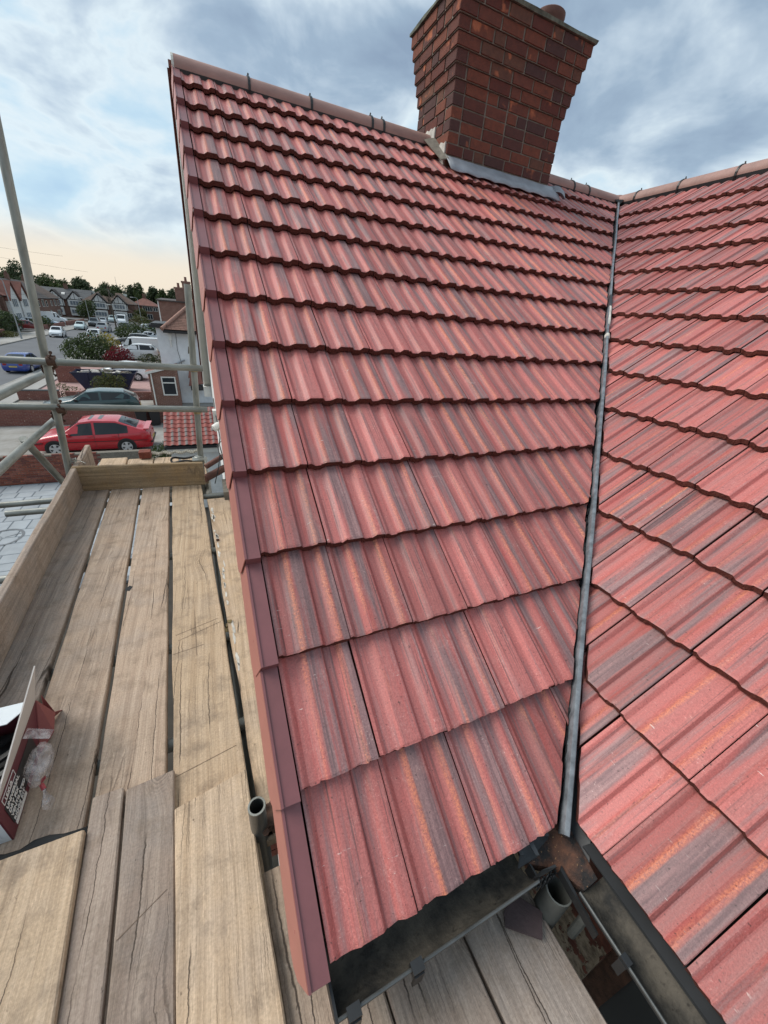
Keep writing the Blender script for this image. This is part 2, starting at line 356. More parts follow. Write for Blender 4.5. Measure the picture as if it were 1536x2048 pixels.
def debris():
    nt, b = newmat('gutter_debris'); o = nt.coord()
    n = nt.noise(o, 16.0, 4.0, 0.6); n2 = nt.noise(o, 120.0, 4.0, 0.65)
    c = nt.mix(nt.rng(n, 0.4, 0.62), (0.022, 0.020, 0.02), (0.12, 0.055, 0.034))
    c = nt.mix(nt.rng(n2, 0.64, 0.70, 0.0, 0.9), c, (0.42, 0.24, 0.12))
    fin(nt, b, c, 0.8, nt.bump(n2, 0.8, 0.006), spec=0.3)
debris()
def peeling():
    nt, b = newmat('peeling_paint'); o = nt.coord(); x, y, z = nt.sep(o)
    n = nt.noise(nt.scale(o, 1, 1.2, 0.8), 12.0, 5.0, 0.6)
    pm = nt.rng(nt.math('ADD', n, nt.math('MULTIPLY', nt.math('SUBTRACT', z, 4.55), 0.5)), 0.50, 0.515)
    rn = nt.noise(o, 40.0, 4.0, 0.6)
    ren = nt.mix(nt.rng(rn, 0.4, 0.68), (0.34, 0.29, 0.22), (0.12, 0.095, 0.07))
    pc = nt.mix(nt.rng(nt.noise(o, 14.0, 4.0), 0.4, 0.7), (0.085, 0.022, 0.014), (0.20, 0.07, 0.045))
    h = nt.math('ADD', nt.math('MULTIPLY', pm, 0.6), nt.math('MULTIPLY', rn, 0.4))
    fin(nt, b, nt.mix(pm, ren, pc), nt.rng(pm, 0, 1, 0.9, 0.45), nt.bump(h, 0.8, 0.01))
peeling()
def glass(name, tint=(0.02, 0.026, 0.03), rough=0.06):
    nt, b = newmat(name); o = nt.coord()
    n = nt.noise(o, 1.6, 3.0, 0.5)
    fin(nt, b, nt.mix(n, tint, tuple(k * 1.9 for k in tint)), rough, spec=0.4)
glass('glass_dark'); glass('car_glass', (0.012, 0.015, 0.017), 0.1); glass('pane_lit', (0.12, 0.14, 0.16), 0.15)
def paint(name, c, rough=0.25):
    nt, b = newmat(name); o = nt.coord(); n = nt.noise(o, 2.0, 3.0, 0.5)
    fin(nt, b, nt.mix(n, tuple(k * 0.9 for k in c), c), rough, spec=0.5)
    b.inputs['Coat Weight'].default_value = 0.6; b.inputs['Coat Roughness'].default_value = 0.08
for nm, c in dict(paint_red=(0.50, 0.008, 0.02), paint_teal=(0.018, 0.055, 0.055), paint_white=(0.70, 0.73, 0.75), paint_blue=(0.02, 0.05, 0.25),
                  paint_black=(0.012, 0.013, 0.015), paint_silver=(0.36, 0.38, 0.40), paint_pale=(0.50, 0.60, 0.60), paint_grey=(0.10, 0.11, 0.12), paint_sky=(0.38, 0.48, 0.58), paint_maroon=(0.16, 0.012, 0.012)).items(): paint(nm, c)
def leafmat(name, c1, c2):
    nt, b = newmat(name)
    geo = nt.node('ShaderNodeNewGeometry')
    o = nt.coord(); n = nt.noise(o, 2.3, 3.0, 0.55); n2 = nt.noise(o, 17.0, 2.0, 0.5)
    c = nt.mix(nt.rng(nt.math('ADD', nt.math('MULTIPLY', n, 0.55), nt.math('MULTIPLY', n2, 0.45)), 0.36, 0.64), c1, c2)
    fin(nt, b, c, 0.65, spec=0.3)
    b.inputs['Subsurface Weight'].default_value = 0.0
    tr = nt.node('ShaderNodeBsdfTranslucent'); nt.put(tr.inputs[0], c)
    ms = nt.node('ShaderNodeMixShader'); ms.inputs[0].default_value = 0.25
    nt.l.new(b.outputs[0], ms.inputs[1]); nt.l.new(tr.outputs[0], ms.inputs[2])
    nt.l.new(ms.outputs[0], nt.n['Material Output'].inputs[0])
leafmat('leaf_green', (0.028, 0.045, 0.014), (0.075, 0.11, 0.03))
leafmat('leaf_dark', (0.030, 0.046, 0.023), (0.075, 0.10, 0.046))
leafmat('leaf_olive', (0.05, 0.055, 0.015), (0.12, 0.12, 0.04))
leafmat('leaf_red', (0.10, 0.008, 0.014), (0.22, 0.02, 0.035))
leafmat('leaf_yellow', (0.20, 0.17, 0.02), (0.46, 0.38, 0.06))
leafmat('petal_white', (0.55, 0.55, 0.50), (0.75, 0.75, 0.7))
def bagmat():
    nt, b = newmat('clear_bag'); o = nt.coord()
    n = nt.noise(o, 30.0, 4.0, 0.6, 0.4)
    fin(nt, b, (0.72, 0.68, 0.68), 0.22, nt.bump(n, 0.6, 0.01), spec=0.6)
    tp = nt.node('ShaderNodeBsdfTransparent'); ms = nt.node('ShaderNodeMixShader')
    nt.put(ms.inputs[0], nt.rng(n, 0.42, 0.72, 0.10, 0.55))
    nt.l.new(tp.outputs[0], ms.inputs[1]); nt.l.new(b.outputs[0], ms.inputs[2]); nt.l.new(ms.outputs[0], nt.n['Material Output'].inputs[0])
bagmat()

# ------------------------------------------------------------------ mesh helpers
def V(*a): return Vector(a)
class MB:
    def __init__(s): s.v = []; s.f = []; s.mi = []
    def add(s, vs, fs, mi=0):
        o = len(s.v); s.v += [tuple(p) for p in vs]; s.f += [tuple(i + o for i in f) for f in fs]; s.mi += [mi] * len(fs)
    def box(s, x0, x1, y0, y1, z0, z1, mi=0, M=None):
        vs = [Vector((x, y, z)) for x in (x0, x1) for y in (y0, y1) for z in (z0, z1)]
        if M is not None: vs = [M @ p for p in vs]
        s.add(vs, [(0, 1, 3, 2), (4, 6, 7, 5), (0, 4, 5, 1), (2, 3, 7, 6), (0, 2, 6, 4), (1, 5, 7, 3)], mi)
    def quad(s, a, b, c, d, mi=0): s.add([a, b, c, d], [(0, 1, 2, 3)], mi)
    def poly(s, pts, mi=0): s.add(pts, [tuple(range(len(pts)))], mi)
    def slab(s, pts, off, mi=0):
        n = len(pts); off = Vector(off); vs = [Vector(p) for p in pts] + [Vector(p) + off for p in pts]
        s.add(vs, [tuple(reversed(range(n))), tuple(range(n, 2 * n))] + [(i, (i + 1) % n, n + (i + 1) % n, n + i) for i in range(n)], mi)
    def rings(s, rings, closed=True, cap=True, mi=0):
        n = len(rings[0]); vs = [p for r in rings for p in r]; fs = []
        for i in range(len(rings) - 1):
            for j in range(n if closed else n - 1):
                k = (j + 1) % n
                fs.append((i * n + j, i * n + k, (i + 1) * n + k, (i + 1) * n + j))
        if cap and closed:
            fs.append(tuple(reversed(range(n)))); fs.append(tuple((len(rings) - 1) * n + j for j in range(n)))
        s.add(vs, fs, mi)
    def tube(s, p0, p1, r, n=14, cap=True, mi=0, r2=None):
        p0 = Vector(p0); p1 = Vector(p1); d = (p1 - p0).normalized()
        a = d.orthogonal().normalized(); b = d.cross(a)
        r2 = r if r2 is None else r2
        s.rings([[p + (a * math.cos(t) + b * math.sin(t)) * q for t in [2 * PI * i / n for i in range(n)]] for p, q in ((p0, r), (p1, r2))], True, cap, mi)
    def pipe(s, p0, p1, r, ri, n=18, mi=0):     # hollow tube
        p0 = Vector(p0); p1 = Vector(p1); d = (p1 - p0).normalized()
        a = d.orthogonal().normalized(); b = d.cross(a)
        rg = lambda p, q: [p + (a * math.cos(t) + b * math.sin(t)) * q for t in [2 * PI * i / n for i in range(n)]]
        s.rings([rg(p0, ri), rg(p0, r), rg(p1, r), rg(p1, ri), rg(p0, ri)], True, False, mi)
    def path(s, pts, r, n=6, mi=0):
        pts = [Vector(p) for p in pts]; rs = []
        for i, p in enumerate(pts):
            d = (pts[min(i + 1, len(pts) - 1)] - pts[max(i - 1, 0)]).normalized()
            a = d.cross(Vector((0.31, 0.17, 0.93))).normalized(); b = d.cross(a)
            q = r[i] if isinstance(r, (list, tuple)) else r
            rs.append([p + (a * math.cos(t) + b * math.sin(t)) * q for t in [2 * PI * j / n for j in range(n)]])
        s.rings(rs, True, True, mi)
    def lathe(s, prof, c=(0, 0, 0), n=20, mi=0, axis='z'):
        c = Vector(c); rs = []
        for r, h in prof:
            ring = []
            for i in range(n):
                t = 2 * PI * i / n
                if axis == 'z': ring.append(c + Vector((r * math.cos(t), r * math.sin(t), h)))
                else: ring.append(c + Vector((r * math.cos(t), h, r * math.sin(t))))
            rs.append(ring)
        s.rings(rs, True, True, mi)
    def mesh(s, name, mats, smooth=False):
        me = bpy.data.meshes.new(name); me.from_pydata(s.v, [], s.f)
        for mt in (mats if isinstance(mats, (list, tuple)) else [mats]): me.materials.append(MATS[mt])
        for p, i in zip(me.polygons, s.mi): p.material_index = i
        bm = bmesh.new(); bm.from_mesh(me)
        bmesh.ops.recalc_face_normals(bm, faces=bm.faces); bm.to_mesh(me); bm.free()
        if smooth:
            for p in me.polygons: p.use_smooth = True
            try: me.set_sharp_from_angle(angle=math.radians(38))
            except Exception: pass
        me.update(); return me
    def build(s, name, mats, parent=None, smooth=False, keep=False):
        return link(name, s.mesh(name, mats, smooth), parent)
def link(name, me, parent=None, M=None):
    o = bpy.data.objects.new(name, me); COL.objects.link(o)
    if M is not None: o.matrix_world = M
    if parent is not None: o.parent = parent
    return o
def tag(o, label, cat, group=None):
    o['label'] = label; o['category'] = cat
    if group: o['group'] = group
    return o
def thing(name, label, cat, loc=(0, 0, 0), rz=0.0, group=None):
    o = bpy.data.objects.new(name, None); COL.objects.link(o); o.location = loc; o.rotation_euler = (0, 0, rz)
    o.empty_display_size = 0.1
    return tag(o, label, cat, group)
def structure(name, mb, mats):
    o = mb.build(name, mats); o['kind'] = 'structure'; return o
def basis(X, Y, Z, O):
    M = Matrix.Identity(4)
    for i in range(3): M[i][0] = X[i]; M[i][1] = Y[i]; M[i][2] = Z[i]; M[i][3] = O[i]
    return M

# ------------------------------------------------------------------ ground and road
gb = MB(); gb.quad((-900, -300, -0.06), (900, -300, -0.06), (900, 1500, -0.06), (-900, 1500, -0.06)); structure('ground', gb, 'soil_shaded')
gb = MB(); gb.quad((-22.2, -60, 0), (-13.2, -60, 0), (-13.2, 138, 0), (-22.2, 138, 0)); gb.quad((-48, 131, 0.004), (-6, 131, 0.004), (-6, 138, 0.004), (-48, 138, 0.004)); structure('road', gb, 'asphalt')
def pave(name, x0, x1, y0, y1, z=0.11, mat='pavement'):
    b = MB(); b.box(x0, x1, y0, y1, -0.05, z); return structure(name, b, mat)
pave('pavement', -25.0, -22.2, -60, 131); pave('pavement', -13.2, -11.0, -60, 131)
pave('kerb', -22.2, -22.05, -60, 131, 0.116, 'concrete_drive'); pave('kerb', -13.35, -13.2, -60, 131, 0.116, 'concrete_drive')
pave('driveway', -11.0, 2, 12.95, 21.0, 0.03, 'concrete_drive')
pave('driveway', -11.0, 2, 21.25, 27.4, 0.03, 'concrete_drive')
pave('driveway', -11.0, -1, 27.7, 43.0, 0.03, 'pink_paving')
pave('driveway', -11.0, 0, 43.3, 70, 0.03, 'pavement')
pave('front_garden', -25.3, -25.0, -30, 60, 0.12, 'lawn')
for (y0, y1) in ((60, 67), (72, 80), (84, 92), (100, 108), (113, 121)):
    pave('driveway', -30.5, -25.0, y0, y1, 0.05, 'pavement')
pave('front_garden', -34, -30.5, 55, 130, 0.03, 'lawn')
# pale crossovers on the far pavement
for (y0, y1) in ((58, 63), (70, 76), (84, 90)):
    b = MB(); b.quad((-24.9, y0, 0.118), (-22.25, y0, 0.118), (-22.25, y1, 0.118), (-24.9, y1, 0.118)); structure('crossover', b, 'concrete_drive')
# hill behind the far houses
hb = MB(); nx, ny = 26, 10; hv = []
for j in range(ny + 1):
    for i in range(nx + 1):
        X = -260 + i * 18; Y = 160 + j * 30
        hgt = 6.2 * (1 - math.exp(-max(0, Y - 165) / 60.0)) + 1.2 * math.sin(X * 0.021 + 1) * min(1, (Y - 160) / 80) + max(0, (-X - 40)) * 0.03 * min(1, (Y - 160) / 60)
        hv.append((X, Y, hgt - 0.3))
hb.add(hv, [(j * (nx + 1) + i, j * (nx + 1) + i + 1, (j + 1) * (nx + 1) + i + 1, (j + 1) * (nx + 1) + i) for j in range(ny) for i in range(nx)])
o = hb.build('hill', 'hill_grass', smooth=True); o['kind'] = 'structure'

# own drive: imprinted slabs, ring motif
dr = MB(); dr.box(-11.0, -2.0, 5.4, 12.62, -0.05, 0.02)
drv = structure('driveway', dr, 'slab_joint')
slabm = {}
def slabmesh(wx, wy):
    k = (round(wx, 3), round(wy, 3))
    if k not in slabm:
        b = MB(); g = 0.012
        b.add([(0, 0, 0), (wx, 0, 0), (wx, wy, 0), (0, wy, 0), (g, g, 0.012), (wx - g, g, 0.012), (wx - g, wy - g, 0.012), (g, wy - g, 0.012)],
              [(0, 1, 5, 4), (1, 2, 6, 5), (2, 3, 7, 6), (3, 0, 4, 7), (4, 5, 6, 7)])
        slabm[k] = b.mesh('paving_slab', 'slab_imprint')
    return slabm[k]
yy = 5.6; row = 0
while yy < 12.55:
    hgt = (0.45, 0.62, 0.38)[row % 3]; hgt = min(hgt, 12.6 - yy); xx = -9.4 + 0.2 * (row % 2)
    while xx < -2.2:
        wd = random.choice((0.45, 0.62, 0.8))
        o = link('paving_slab', slabmesh(wd - 0.02, hgt - 0.02), None); o.location = (xx, yy, 0.02); o.parent = drv
        xx += wd
    yy += hgt; row += 1
rb = MB()
for (r0, r1) in ((0.40, 0.47), ):
    n = 40; vs = []
    for i in range(n):
        t = 2 * PI * i / n
        for r in (r0, r1): vs.append((-5.85 + r * math.cos(t), 8.52 + r * 1.1 * math.sin(t), 0.0365))
    rb.add(vs, [(2 * i, 2 * i + 1, (2 * i + 3) % (2 * n), (2 * i + 2) % (2 * n)) for i in range(n)])
for k in range(3):
    a = k * 2.1 + 0.4; rb.quad(*[(-5.85 + 0.40 * math.cos(a + s_) * q, 8.52 + 0.44 * math.sin(a + s_) * q, 0.0365) for s_, q in ((-.06, 1), (.06, 1), (.3, 0.1), (-.3, 0.1))])
o = rb.build('ring_motif', 'slab_joint', drv)

# ------------------------------------------------------------------ own house
CL, SL = math.cos(0.6141625), math.sin(0.6141625)
CR, SR = math.cos(0.6016964), math.sin(0.6016964)
ZR, W = 7.8681, 4.6126
TR = SR / CR
nL = V(0, -SL, CL); nR = V(-SR, 0, CR); upL = V(0, CL, SL); upR = V(CR, 0, SR)
def PL(u, s, h=0.0): return V(u, -s * CL, ZR - s * SL) + nL * h
def PR(v, s, h=0.0): return V(W - s * CR, -v, ZR - s * SR) + nR * h
GA, S0 = 0.3083, 0.3083            # left slope gauge
GB, S0B = 0.3008, 0.4767           # right slope gauge
COVER, TLEN, LIFT = 0.2075, 0.385, 0.033
vdir = V(-SL / TR, -CL, 0).normalized()         # valley in plan, downhill
vn = V(vdir.y, -vdir.x, 0)                      # horizontal, towards the left slope?
if vn.dot(V(-1, 0, 0)) < 0: vn = -vn
VTOP = V(W, 0, ZR)
eave_z = PL(0, S0 + 14 * GA).z

house = thing('house', 'own house with red interlocking tiled roof, two slopes meeting at a grey valley', 'house')
prof = [(0, .0090), (.045, .0095), (.06, .008), (.11, .0006), (.13, 0), (.225, 0), (.25, .0015), (.325, .0122), (.35, .0135), (.575, .0135), (.592, .0125), (.632, .001), (.65, 0), (.745, 0), (.768, .0015), (.838, .0122), (.862, .0135), (.974, .0135), (.983, .012)]
TH = 0.023
def tile_mesh(seed):
    rnd = random.Random(seed); b = MB(); n = len(prof)
    def ring(yb, dz, jit):
        top = [V(t * COVER, yb + (rnd.uniform(-.0022, .0022) if jit else 0), h + dz + (rnd.uniform(-.0008, .0008) if jit else 0)) for t, h in prof]
        bot = [V(t * COVER, yb + (rnd.uniform(-.003, .001) if jit else 0), h + dz - TH + (rnd.uniform(-.0016, .0016) if jit else 0)) for t, h in reversed(prof)]
        return top + bot
    r0 = ring(0.0, -0.0015, True); r1 = ring(0.006, 0, False); r2 = ring(TLEN, 0, False)
    m2 = 2 * n; vs = r0 + r1 + r2; fs = []; mi = []
    for i in range(2):
        for j in range(m2):
            k = (j + 1) % m2
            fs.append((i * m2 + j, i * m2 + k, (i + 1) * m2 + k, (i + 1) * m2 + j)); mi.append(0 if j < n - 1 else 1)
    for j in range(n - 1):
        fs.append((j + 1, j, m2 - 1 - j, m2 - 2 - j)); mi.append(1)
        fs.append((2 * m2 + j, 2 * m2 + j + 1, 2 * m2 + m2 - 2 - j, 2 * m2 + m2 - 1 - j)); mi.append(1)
    o = 0
    b.v = [tuple(p) for p in vs]; b.f = fs; b.mi = mi
    return b.mesh('roof_tile', ['concrete_tile', 'tile_broken_edge_shade'])
TILES = [tile_mesh(100 + i) for i in range(5)]
def cut_mesh(me, M, p0, nrm):
    """copy of me with everything on the +nrm side of the (world) plane cut away; None when nothing is left"""
    Mi = M.inverted(); lp = Mi @ p0; ln = (M.to_3x3().transposed() @ nrm).normalized()
    bm = bmesh.new(); bm.from_mesh(me)
    res = bmesh.ops.bisect_plane(bm, geom=bm.verts[:] + bm.edges[:] + bm.faces[:], plane_co=lp, plane_no=ln, clear_outer=True)
    ed = [g for g in res['geom_cut'] if isinstance(g, bmesh.types.BMEdge)]
    if ed:
        try:
            rf = bmesh.ops.holes_fill(bm, edges=ed, sides=80)
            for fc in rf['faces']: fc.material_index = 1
        except Exception: pass
    if len(bm.faces) < 4: bm.free(); return None
    m2 = me.copy(); bm.to_mesh(m2); bm.free(); return m2
dl = math.asin(LIFT / GA)
def tileM_L(u, s):
    Y = upL * math.cos(dl) - nL * math.sin(dl); Z = nL * math.cos(dl) + upL * math.sin(dl)
    return basis(V(1, 0, 0), Y, Z, PL(u, s))
def tileM_R(v, s):
    Y = upR * math.cos(dl) - nR * math.sin(dl); Z = nR * math.cos(dl) + upR * math.sin(dl)
    return basis(V(0, -1, 0), Y, Z, PR(v, s))
def jig(M, a=0.0016):
    return M @ Matrix.Translation((random.uniform(-a, a), random.uniform(-a * 1.6, a * 1.6), random.uniform(-a * .4, a * .8))) @ Matrix.Rotation(random.uniform(-.004, .004), 4, 'Z')
GAPV = 0.019
pl0 = VTOP + vn * GAPV; pr0 = VTOP - vn * GAPV

# boarding under the tiles
def deck(name, pts, n):
    b = MB(); b.slab([p - n * 0.068 for p in pts], -n * 0.03); return b.build(name, 'roof_deck', house)
SE = S0 + 14 * GA; SEB = S0B + 14 * GB
slopeL = deck('roof_slope', [PL(0.03, 0.02), PL(W, 0.02), PL(W - (SE - .03) * SL / TR, SE - .03), PL(0.03, SE - .03)], nL)
slopeR = deck('roof_slope', [PR(0, 0.02), PR(7.0, 0.02), PR(7.0, SEB - .03), PR((SEB - .03) * SR * CL / SL, SEB - .03)], nR)
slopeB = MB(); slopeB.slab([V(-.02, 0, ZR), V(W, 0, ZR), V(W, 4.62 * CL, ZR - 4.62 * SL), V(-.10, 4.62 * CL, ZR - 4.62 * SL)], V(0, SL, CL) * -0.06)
slopeB = slopeB.build('roof_slope', 'tile_broken_edge_shade', house)
U0 = 0.047
for k in range(15):
    s = S0 + k * GA; uv_ = W - (s - TLEN) * SL / TR
    u = U0
    while u < uv_ + 0.05:
        M = jig(tileM_L(u, s)); me = random.choice(TILES)
        corner = M @ V(COVER, 0, 0)
        # chimney stands through the slope
        c0 = M @ V(COVER / 2, 0.15, 0)
        inside = 2.0 < (M @ V(0, 0, 0)).x and (M @ V(COVER, 0, 0)).x < 3.24 and s < 0.45
        if not inside:
            if (corner - pl0).dot(-vn) > -0.02 or (M @ V(COVER, TLEN, 0) - pl0).dot(-vn) > -0.02 or (corner - pl0).dot(vn) < 0.05:
                me = cut_mesh(me, M, pl0 + vn * random.uniform(-.006, .008), -vn)
            if me is not None and k == 0:
                me = cut_mesh(me, M, V(0, -0.06, 0), V(0, 1, 0))
            if me is not None:
                link('roof_tile', me, slopeL, M)
        u += COVER
V0 = 3.882 - 40 * 0.2045
cR_ = 0.2045 / COVER
vis_edge = [1.77 + 0.178 * k for k in range(15)]
extra = bmesh.new()
for k in range(15):
    s = S0B + k * GB; v = V0; vv = (s - TLEN) * SR * CL / SL
    while v < 6.9:
        if v + 0.21 > vv - 0.05:
            M = jig(tileM_R(v, s)) @ Matrix.Scale(cR_, 4, (1, 0, 0)); me = random.choice(TILES)
            if v < vis_edge[k] + 0.12:
                if (M @ V(0, TLEN, 0) - pr0).dot(vn) > -0.06 or (M @ V(0, 0, 0) - pr0).dot(vn) > -0.06:
                    me = cut_mesh(me, M, pr0 + vn * random.uniform(-.006, .008), vn)
                if me is not None and k == 0:
                    me = cut_mesh(me, M, V(W - 0.065, 0, 0), V(1, 0, 0))
                if me is not None: link('roof_tile', me, slopeR, M)
            else:
                t2 = me.copy(); t2.transform(M); extra.from_mesh(t2); bpy.data.meshes.remove(t2)
        v += 0.2045
me = bpy.data.meshes.new('roof_tiling'); extra.to_mesh(me); extra.free()
me.materials.append(MATS['concrete_tile']); me.materials.append(MATS['tile_broken_edge_shade'])
o = link('roof_tiling', me, slopeR); o['kind'] = 'stuff'

# verge caps down the left edge
def verge_mesh():
    b = MB(); t = 0.003; L_ = 0.345; h0 = 0.0185
    b.box(0.0, 0.043, -0.012, L_, h0 - t, h0)                                      # top strip
    b.box(-0.0015, 0.004, -0.0125, L_, h0, h0 + 0.004)                             # raised bead
    b.box(0.0, 0.043, -0.0125, -0.0095, -0.016, h0 - 0.0005, 0)                     # tail face
    side = [(-0.0125, h0 - .001), (L_, h0 - .001), (L_, -0.072), (0.028, -0.098), (0.004, -0.090), (-0.0125, -0.066)]
    vs = []
    for off in (0, -0.003):
        for yy_, zz_ in side: vs.append((off - 0.016 * (h0 - zz_) / 0.1, yy_, zz_))
    n = len(side)
    b.add(vs, [tuple(range(n)), tuple(reversed(range(n, 2 * n)))] + [(i, (i + 1) % n, n + (i + 1) % n, n + i) for i in range(n)], 1)
    b.box(-0.010, -0.006, 0.07, 0.076, -0.075, -0.02, 1)
    return b.mesh('verge_cap', ['verge_plastic', 'verge_plastic_lit_side'])
VM = verge_mesh()
for k in range(15):
    link('verge_cap', VM, slopeL, jig(tileM_L(0.0, S0 + k * GA + 0.006), 0.0012))
# back slope verge, barge board and soffit
for k in range(14):
    y0, y1 = 0.06 + k * 0.265, 0.06 + (k + 1) * 0.265
    b = MB(); sx = lambda y: -0.030 - 0.022 * y
    for (ya, yb, dz) in ((y0, y1, 0.0),):
        za, zb = ZR - ya * SL / CL + 0.02, ZR - yb * SL / CL + 0.035
        b.slab([(sx(ya), ya, za), (sx(yb), yb, zb), (sx(yb), yb, zb - 0.10), (sx(ya), ya, za - 0.085)], (0.05, 0, 0))
    b.build('verge_cap', 'tile_broken_edge_shade', slopeB)
b = MB(); f_ = lambda y, dz: (-0.012 - 0.022 * y, y, ZR - y * SL / CL + dz)
b.slab([f_(0, -0.06), f_(3.75, -0.06), f_(3.75, -0.20), f_(0, -0.20)], (0.018, 0, 0)); b.build('barge_board', 'upvc_white', house)
b = MB(); b.slab([f_(0.0, -0.19), f_(3.74, -0.19), V(0.03, 3.74, ZR - 3.74 * SL / CL - .19), V(0.03, 0, ZR - .19)], (0, 0, 0.012)); b.build('soffit', 'soffit_grey', house)
b = MB(); b.box(-0.10, 0.03, 3.52, 3.76, 4.93, 5.1); b.build('box_end', 'upvc_white', house)
b = MB(); b.slab([PL(0.012, 0.06, -.05), PL(0.012, SE - .02, -.05), PL(0.012, SE - .02, -.17), PL(0.012, 0.06, -.17)], (0.016, 0, 0)); b.build('barge_board', 'upvc_white', house)

# ridge
def ridge_piece(p0, p1, side, parent, r=0.082, mi='ridge_clay'):
    b = MB(); rs = []; d = (p1 - p0)
    for i in range(2):
        c = p0 + d * i; ring = []
        for rr in (r, r - 0.016):
            seq = [math.radians(-22 + 224 * j / 12) for j in range(13)]
            if rr < r: seq = list(reversed(seq))
            for a in seq: ring.append(c + side * (rr * math.cos(a)) + V(0, 0, 1) * (rr * 0.92 * math.sin(a)))
        rs.append(ring)
    b.rings(rs); return b.build('ridge_tile', mi, parent, True)
def clip(p, dirv, side, parent, r=0.085):
    b = MB(); rs = []
    for i in (-1, 1):
        c = p + dirv * (0.0085 * i); ring = []
        for rr in (r + .004, r - .01):
            seq = [math.radians(-32 + 244 * j / 12) for j in range(13)]
            if rr < r: seq = list(reversed(seq))
            for a in seq: ring.append(c + side * (rr * math.cos(a)) + V(0, 0, 1) * (rr * 0.93 * math.sin(a)))
        rs.append(ring)
    b.rings(rs)
    b.tube(p + V(0, 0, .078), p + V(0, 0, .1) + dirv * .006, .006, 6)
    return b.build('ridge_clip', 'black_plastic', parent)
rc = lambda x: V(x, 0, ZR - 0.043)
xs = [0.012, 0.50, 0.96, 1.47, 1.575, 2.09]
for a, bx in zip(xs[:-1], xs[1:]): ridge_piece(rc(a), rc(bx), V(0, 1, 0), slopeL)
for a in xs[1:-1]: clip(rc(a), V(1, 0, 0), V(0, 1, 0), slopeL)
b = MB(); ring = [rc(0.0) + V(0, .083 * math.cos(a), .077 * math.sin(a)) for a in [math.radians(-22 + 224 * j / 12) for j in range(13)]]
b.slab(ring, (0.014, 0, 0)); b.build('ridge_end_cap', 'soffit_grey', slopeL)
xs = [3.20, 3.82, 4.05, 4.53]
for a, bx in zip(xs[:-1], xs[1:]): ridge_piece(rc(a), rc(bx), V(0, 1, 0), slopeL)
for a in xs[1:-1]: clip(rc(a), V(1, 0, 0), V(0, 1, 0), slopeL)
rv_ = lambda v: V(W, -v, ZR - 0.043)
vs_ = [0.05, 0.27, 0.74, 1.25, 1.75, 2.25, 2.75, 3.25, 3.75, 4.3, 5, 6, 7]
for a, bx in zip(vs_[:-1], vs_[1:]): ridge_piece(rv_(a), rv_(bx), V(1, 0, 0), slopeR)
for a in vs_[1:-1]: clip(rv_(a), V(0, 1, 0), V(1, 0, 0), slopeR)
b = MB(); b.slab([rc(0.02) + V(0, -.080, -.015), rc(W - .1) + V(0, -.080, -.015), rc(W - .1) + V(0, -.07, -.06), rc(0.02) + V(0, -.07, -.06)], (0, .02, 0)); b.build('ridge_filler', 'black_plastic', slopeL)
b = MB(); b.slab([rv_(0.1) + V(-.080, 0, -.015), rv_(6.9) + V(-.080, 0, -.015), rv_(6.9) + V(-.07, 0, -.06), rv_(.1) + V(-.07, 0, -.06)], (.02, 0, 0)); b.build('ridge_filler', 'black_plastic', slopeR)
# mitre of the two ridges, mortar and lead
b = MB(); b.lathe([(0.092, -.09), (0.096, -.06), (0.092, -.01), (0.065, .03), (0.0, .044)], (W - .005, 0.0, ZR), 14); b.build('ridge_mitre', 'ridge_clay', slopeL, True)
b = MB(); b.slab([PL(W - .15, .09, .014), PL(W - .02, .05, .02), PR(.15, .1, .014), PL(W - .11, .16, .012)], (0, 0, .006)); b.build('saddle_flashing', 'black_plastic', slopeL)

# valley trough with its rounded middle rib
def VP(s, h=0.0, off=0.0):
    return V(W - s * SL / TR, -s * CL, ZR - s * SL) + V(0, 0, h) - vn * off
valley = MB()
valley.slab([VP(.05, -.062), VP(SE + .025, -.062), VP(SE + .025, -.062) - V(.15, 0, -.004), VP(.05, -.062) - V(.15, 0, 0)], (0, 0, -.004))
valley.slab([VP(.05, -.062), VP(SE + .02, -.062), VP(SE + .0, -.062) - V(0, .10, 0), VP(.05, -.062) - V(0, .10, 0)], (0, 0, -.004))
valley = valley.build('valley_trough', 'valley_grp', house)
rb = MB(); pts = []; rs = []
n = 46
for i in range(n + 1):
    s = .08 + (SE + .035 - .08) * i / n
    c = VP(s, .012 + .002 * math.sin(s * 3.1), .0025 * math.sin(s * 2.3) + .0015 * math.sin(s * 7.1))
    d_ = (VP(1) - VP(0)).normalized(); sd_ = vn; up_ = d_.cross(sd_)
    if up_.z < 0: up_ = -up_
    rs.append([c + sd_ * a + up_ * h for a, h in ((-.0108, -.035), (-.0102, .004), (-.0065, .0115), (.0, .0132), (.0065, .0115), (.0102, .004), (.0108, -.035))])
rb.rings(rs); o = rb.build('valley_rib', 'valley_rib', valley, True)
# torn foam edge along the rib
fb = MB(); rnd = random.Random(5); up_ = V(0, 0, 1)
for i in range(150):
    s = .2 + (SE - .25) * i / 150; c = VP(s, rnd.uniform(-.034, -.012), -.0105 - rnd.uniform(0, .003))
    a = rnd.uniform(.006, .012); q = d_ * rnd.uniform(.012, .028)
    fb.slab([c - q - up_ * a, c + q - up_ * a, c + q * .6 + up_ * a, c - q * .6 + up_ * a * rnd.uniform(.3, 1)], vn * rnd.uniform(.002, .005))
o = fb.build('foam_strip', 'felt', valley); o['kind'] = 'stuff'
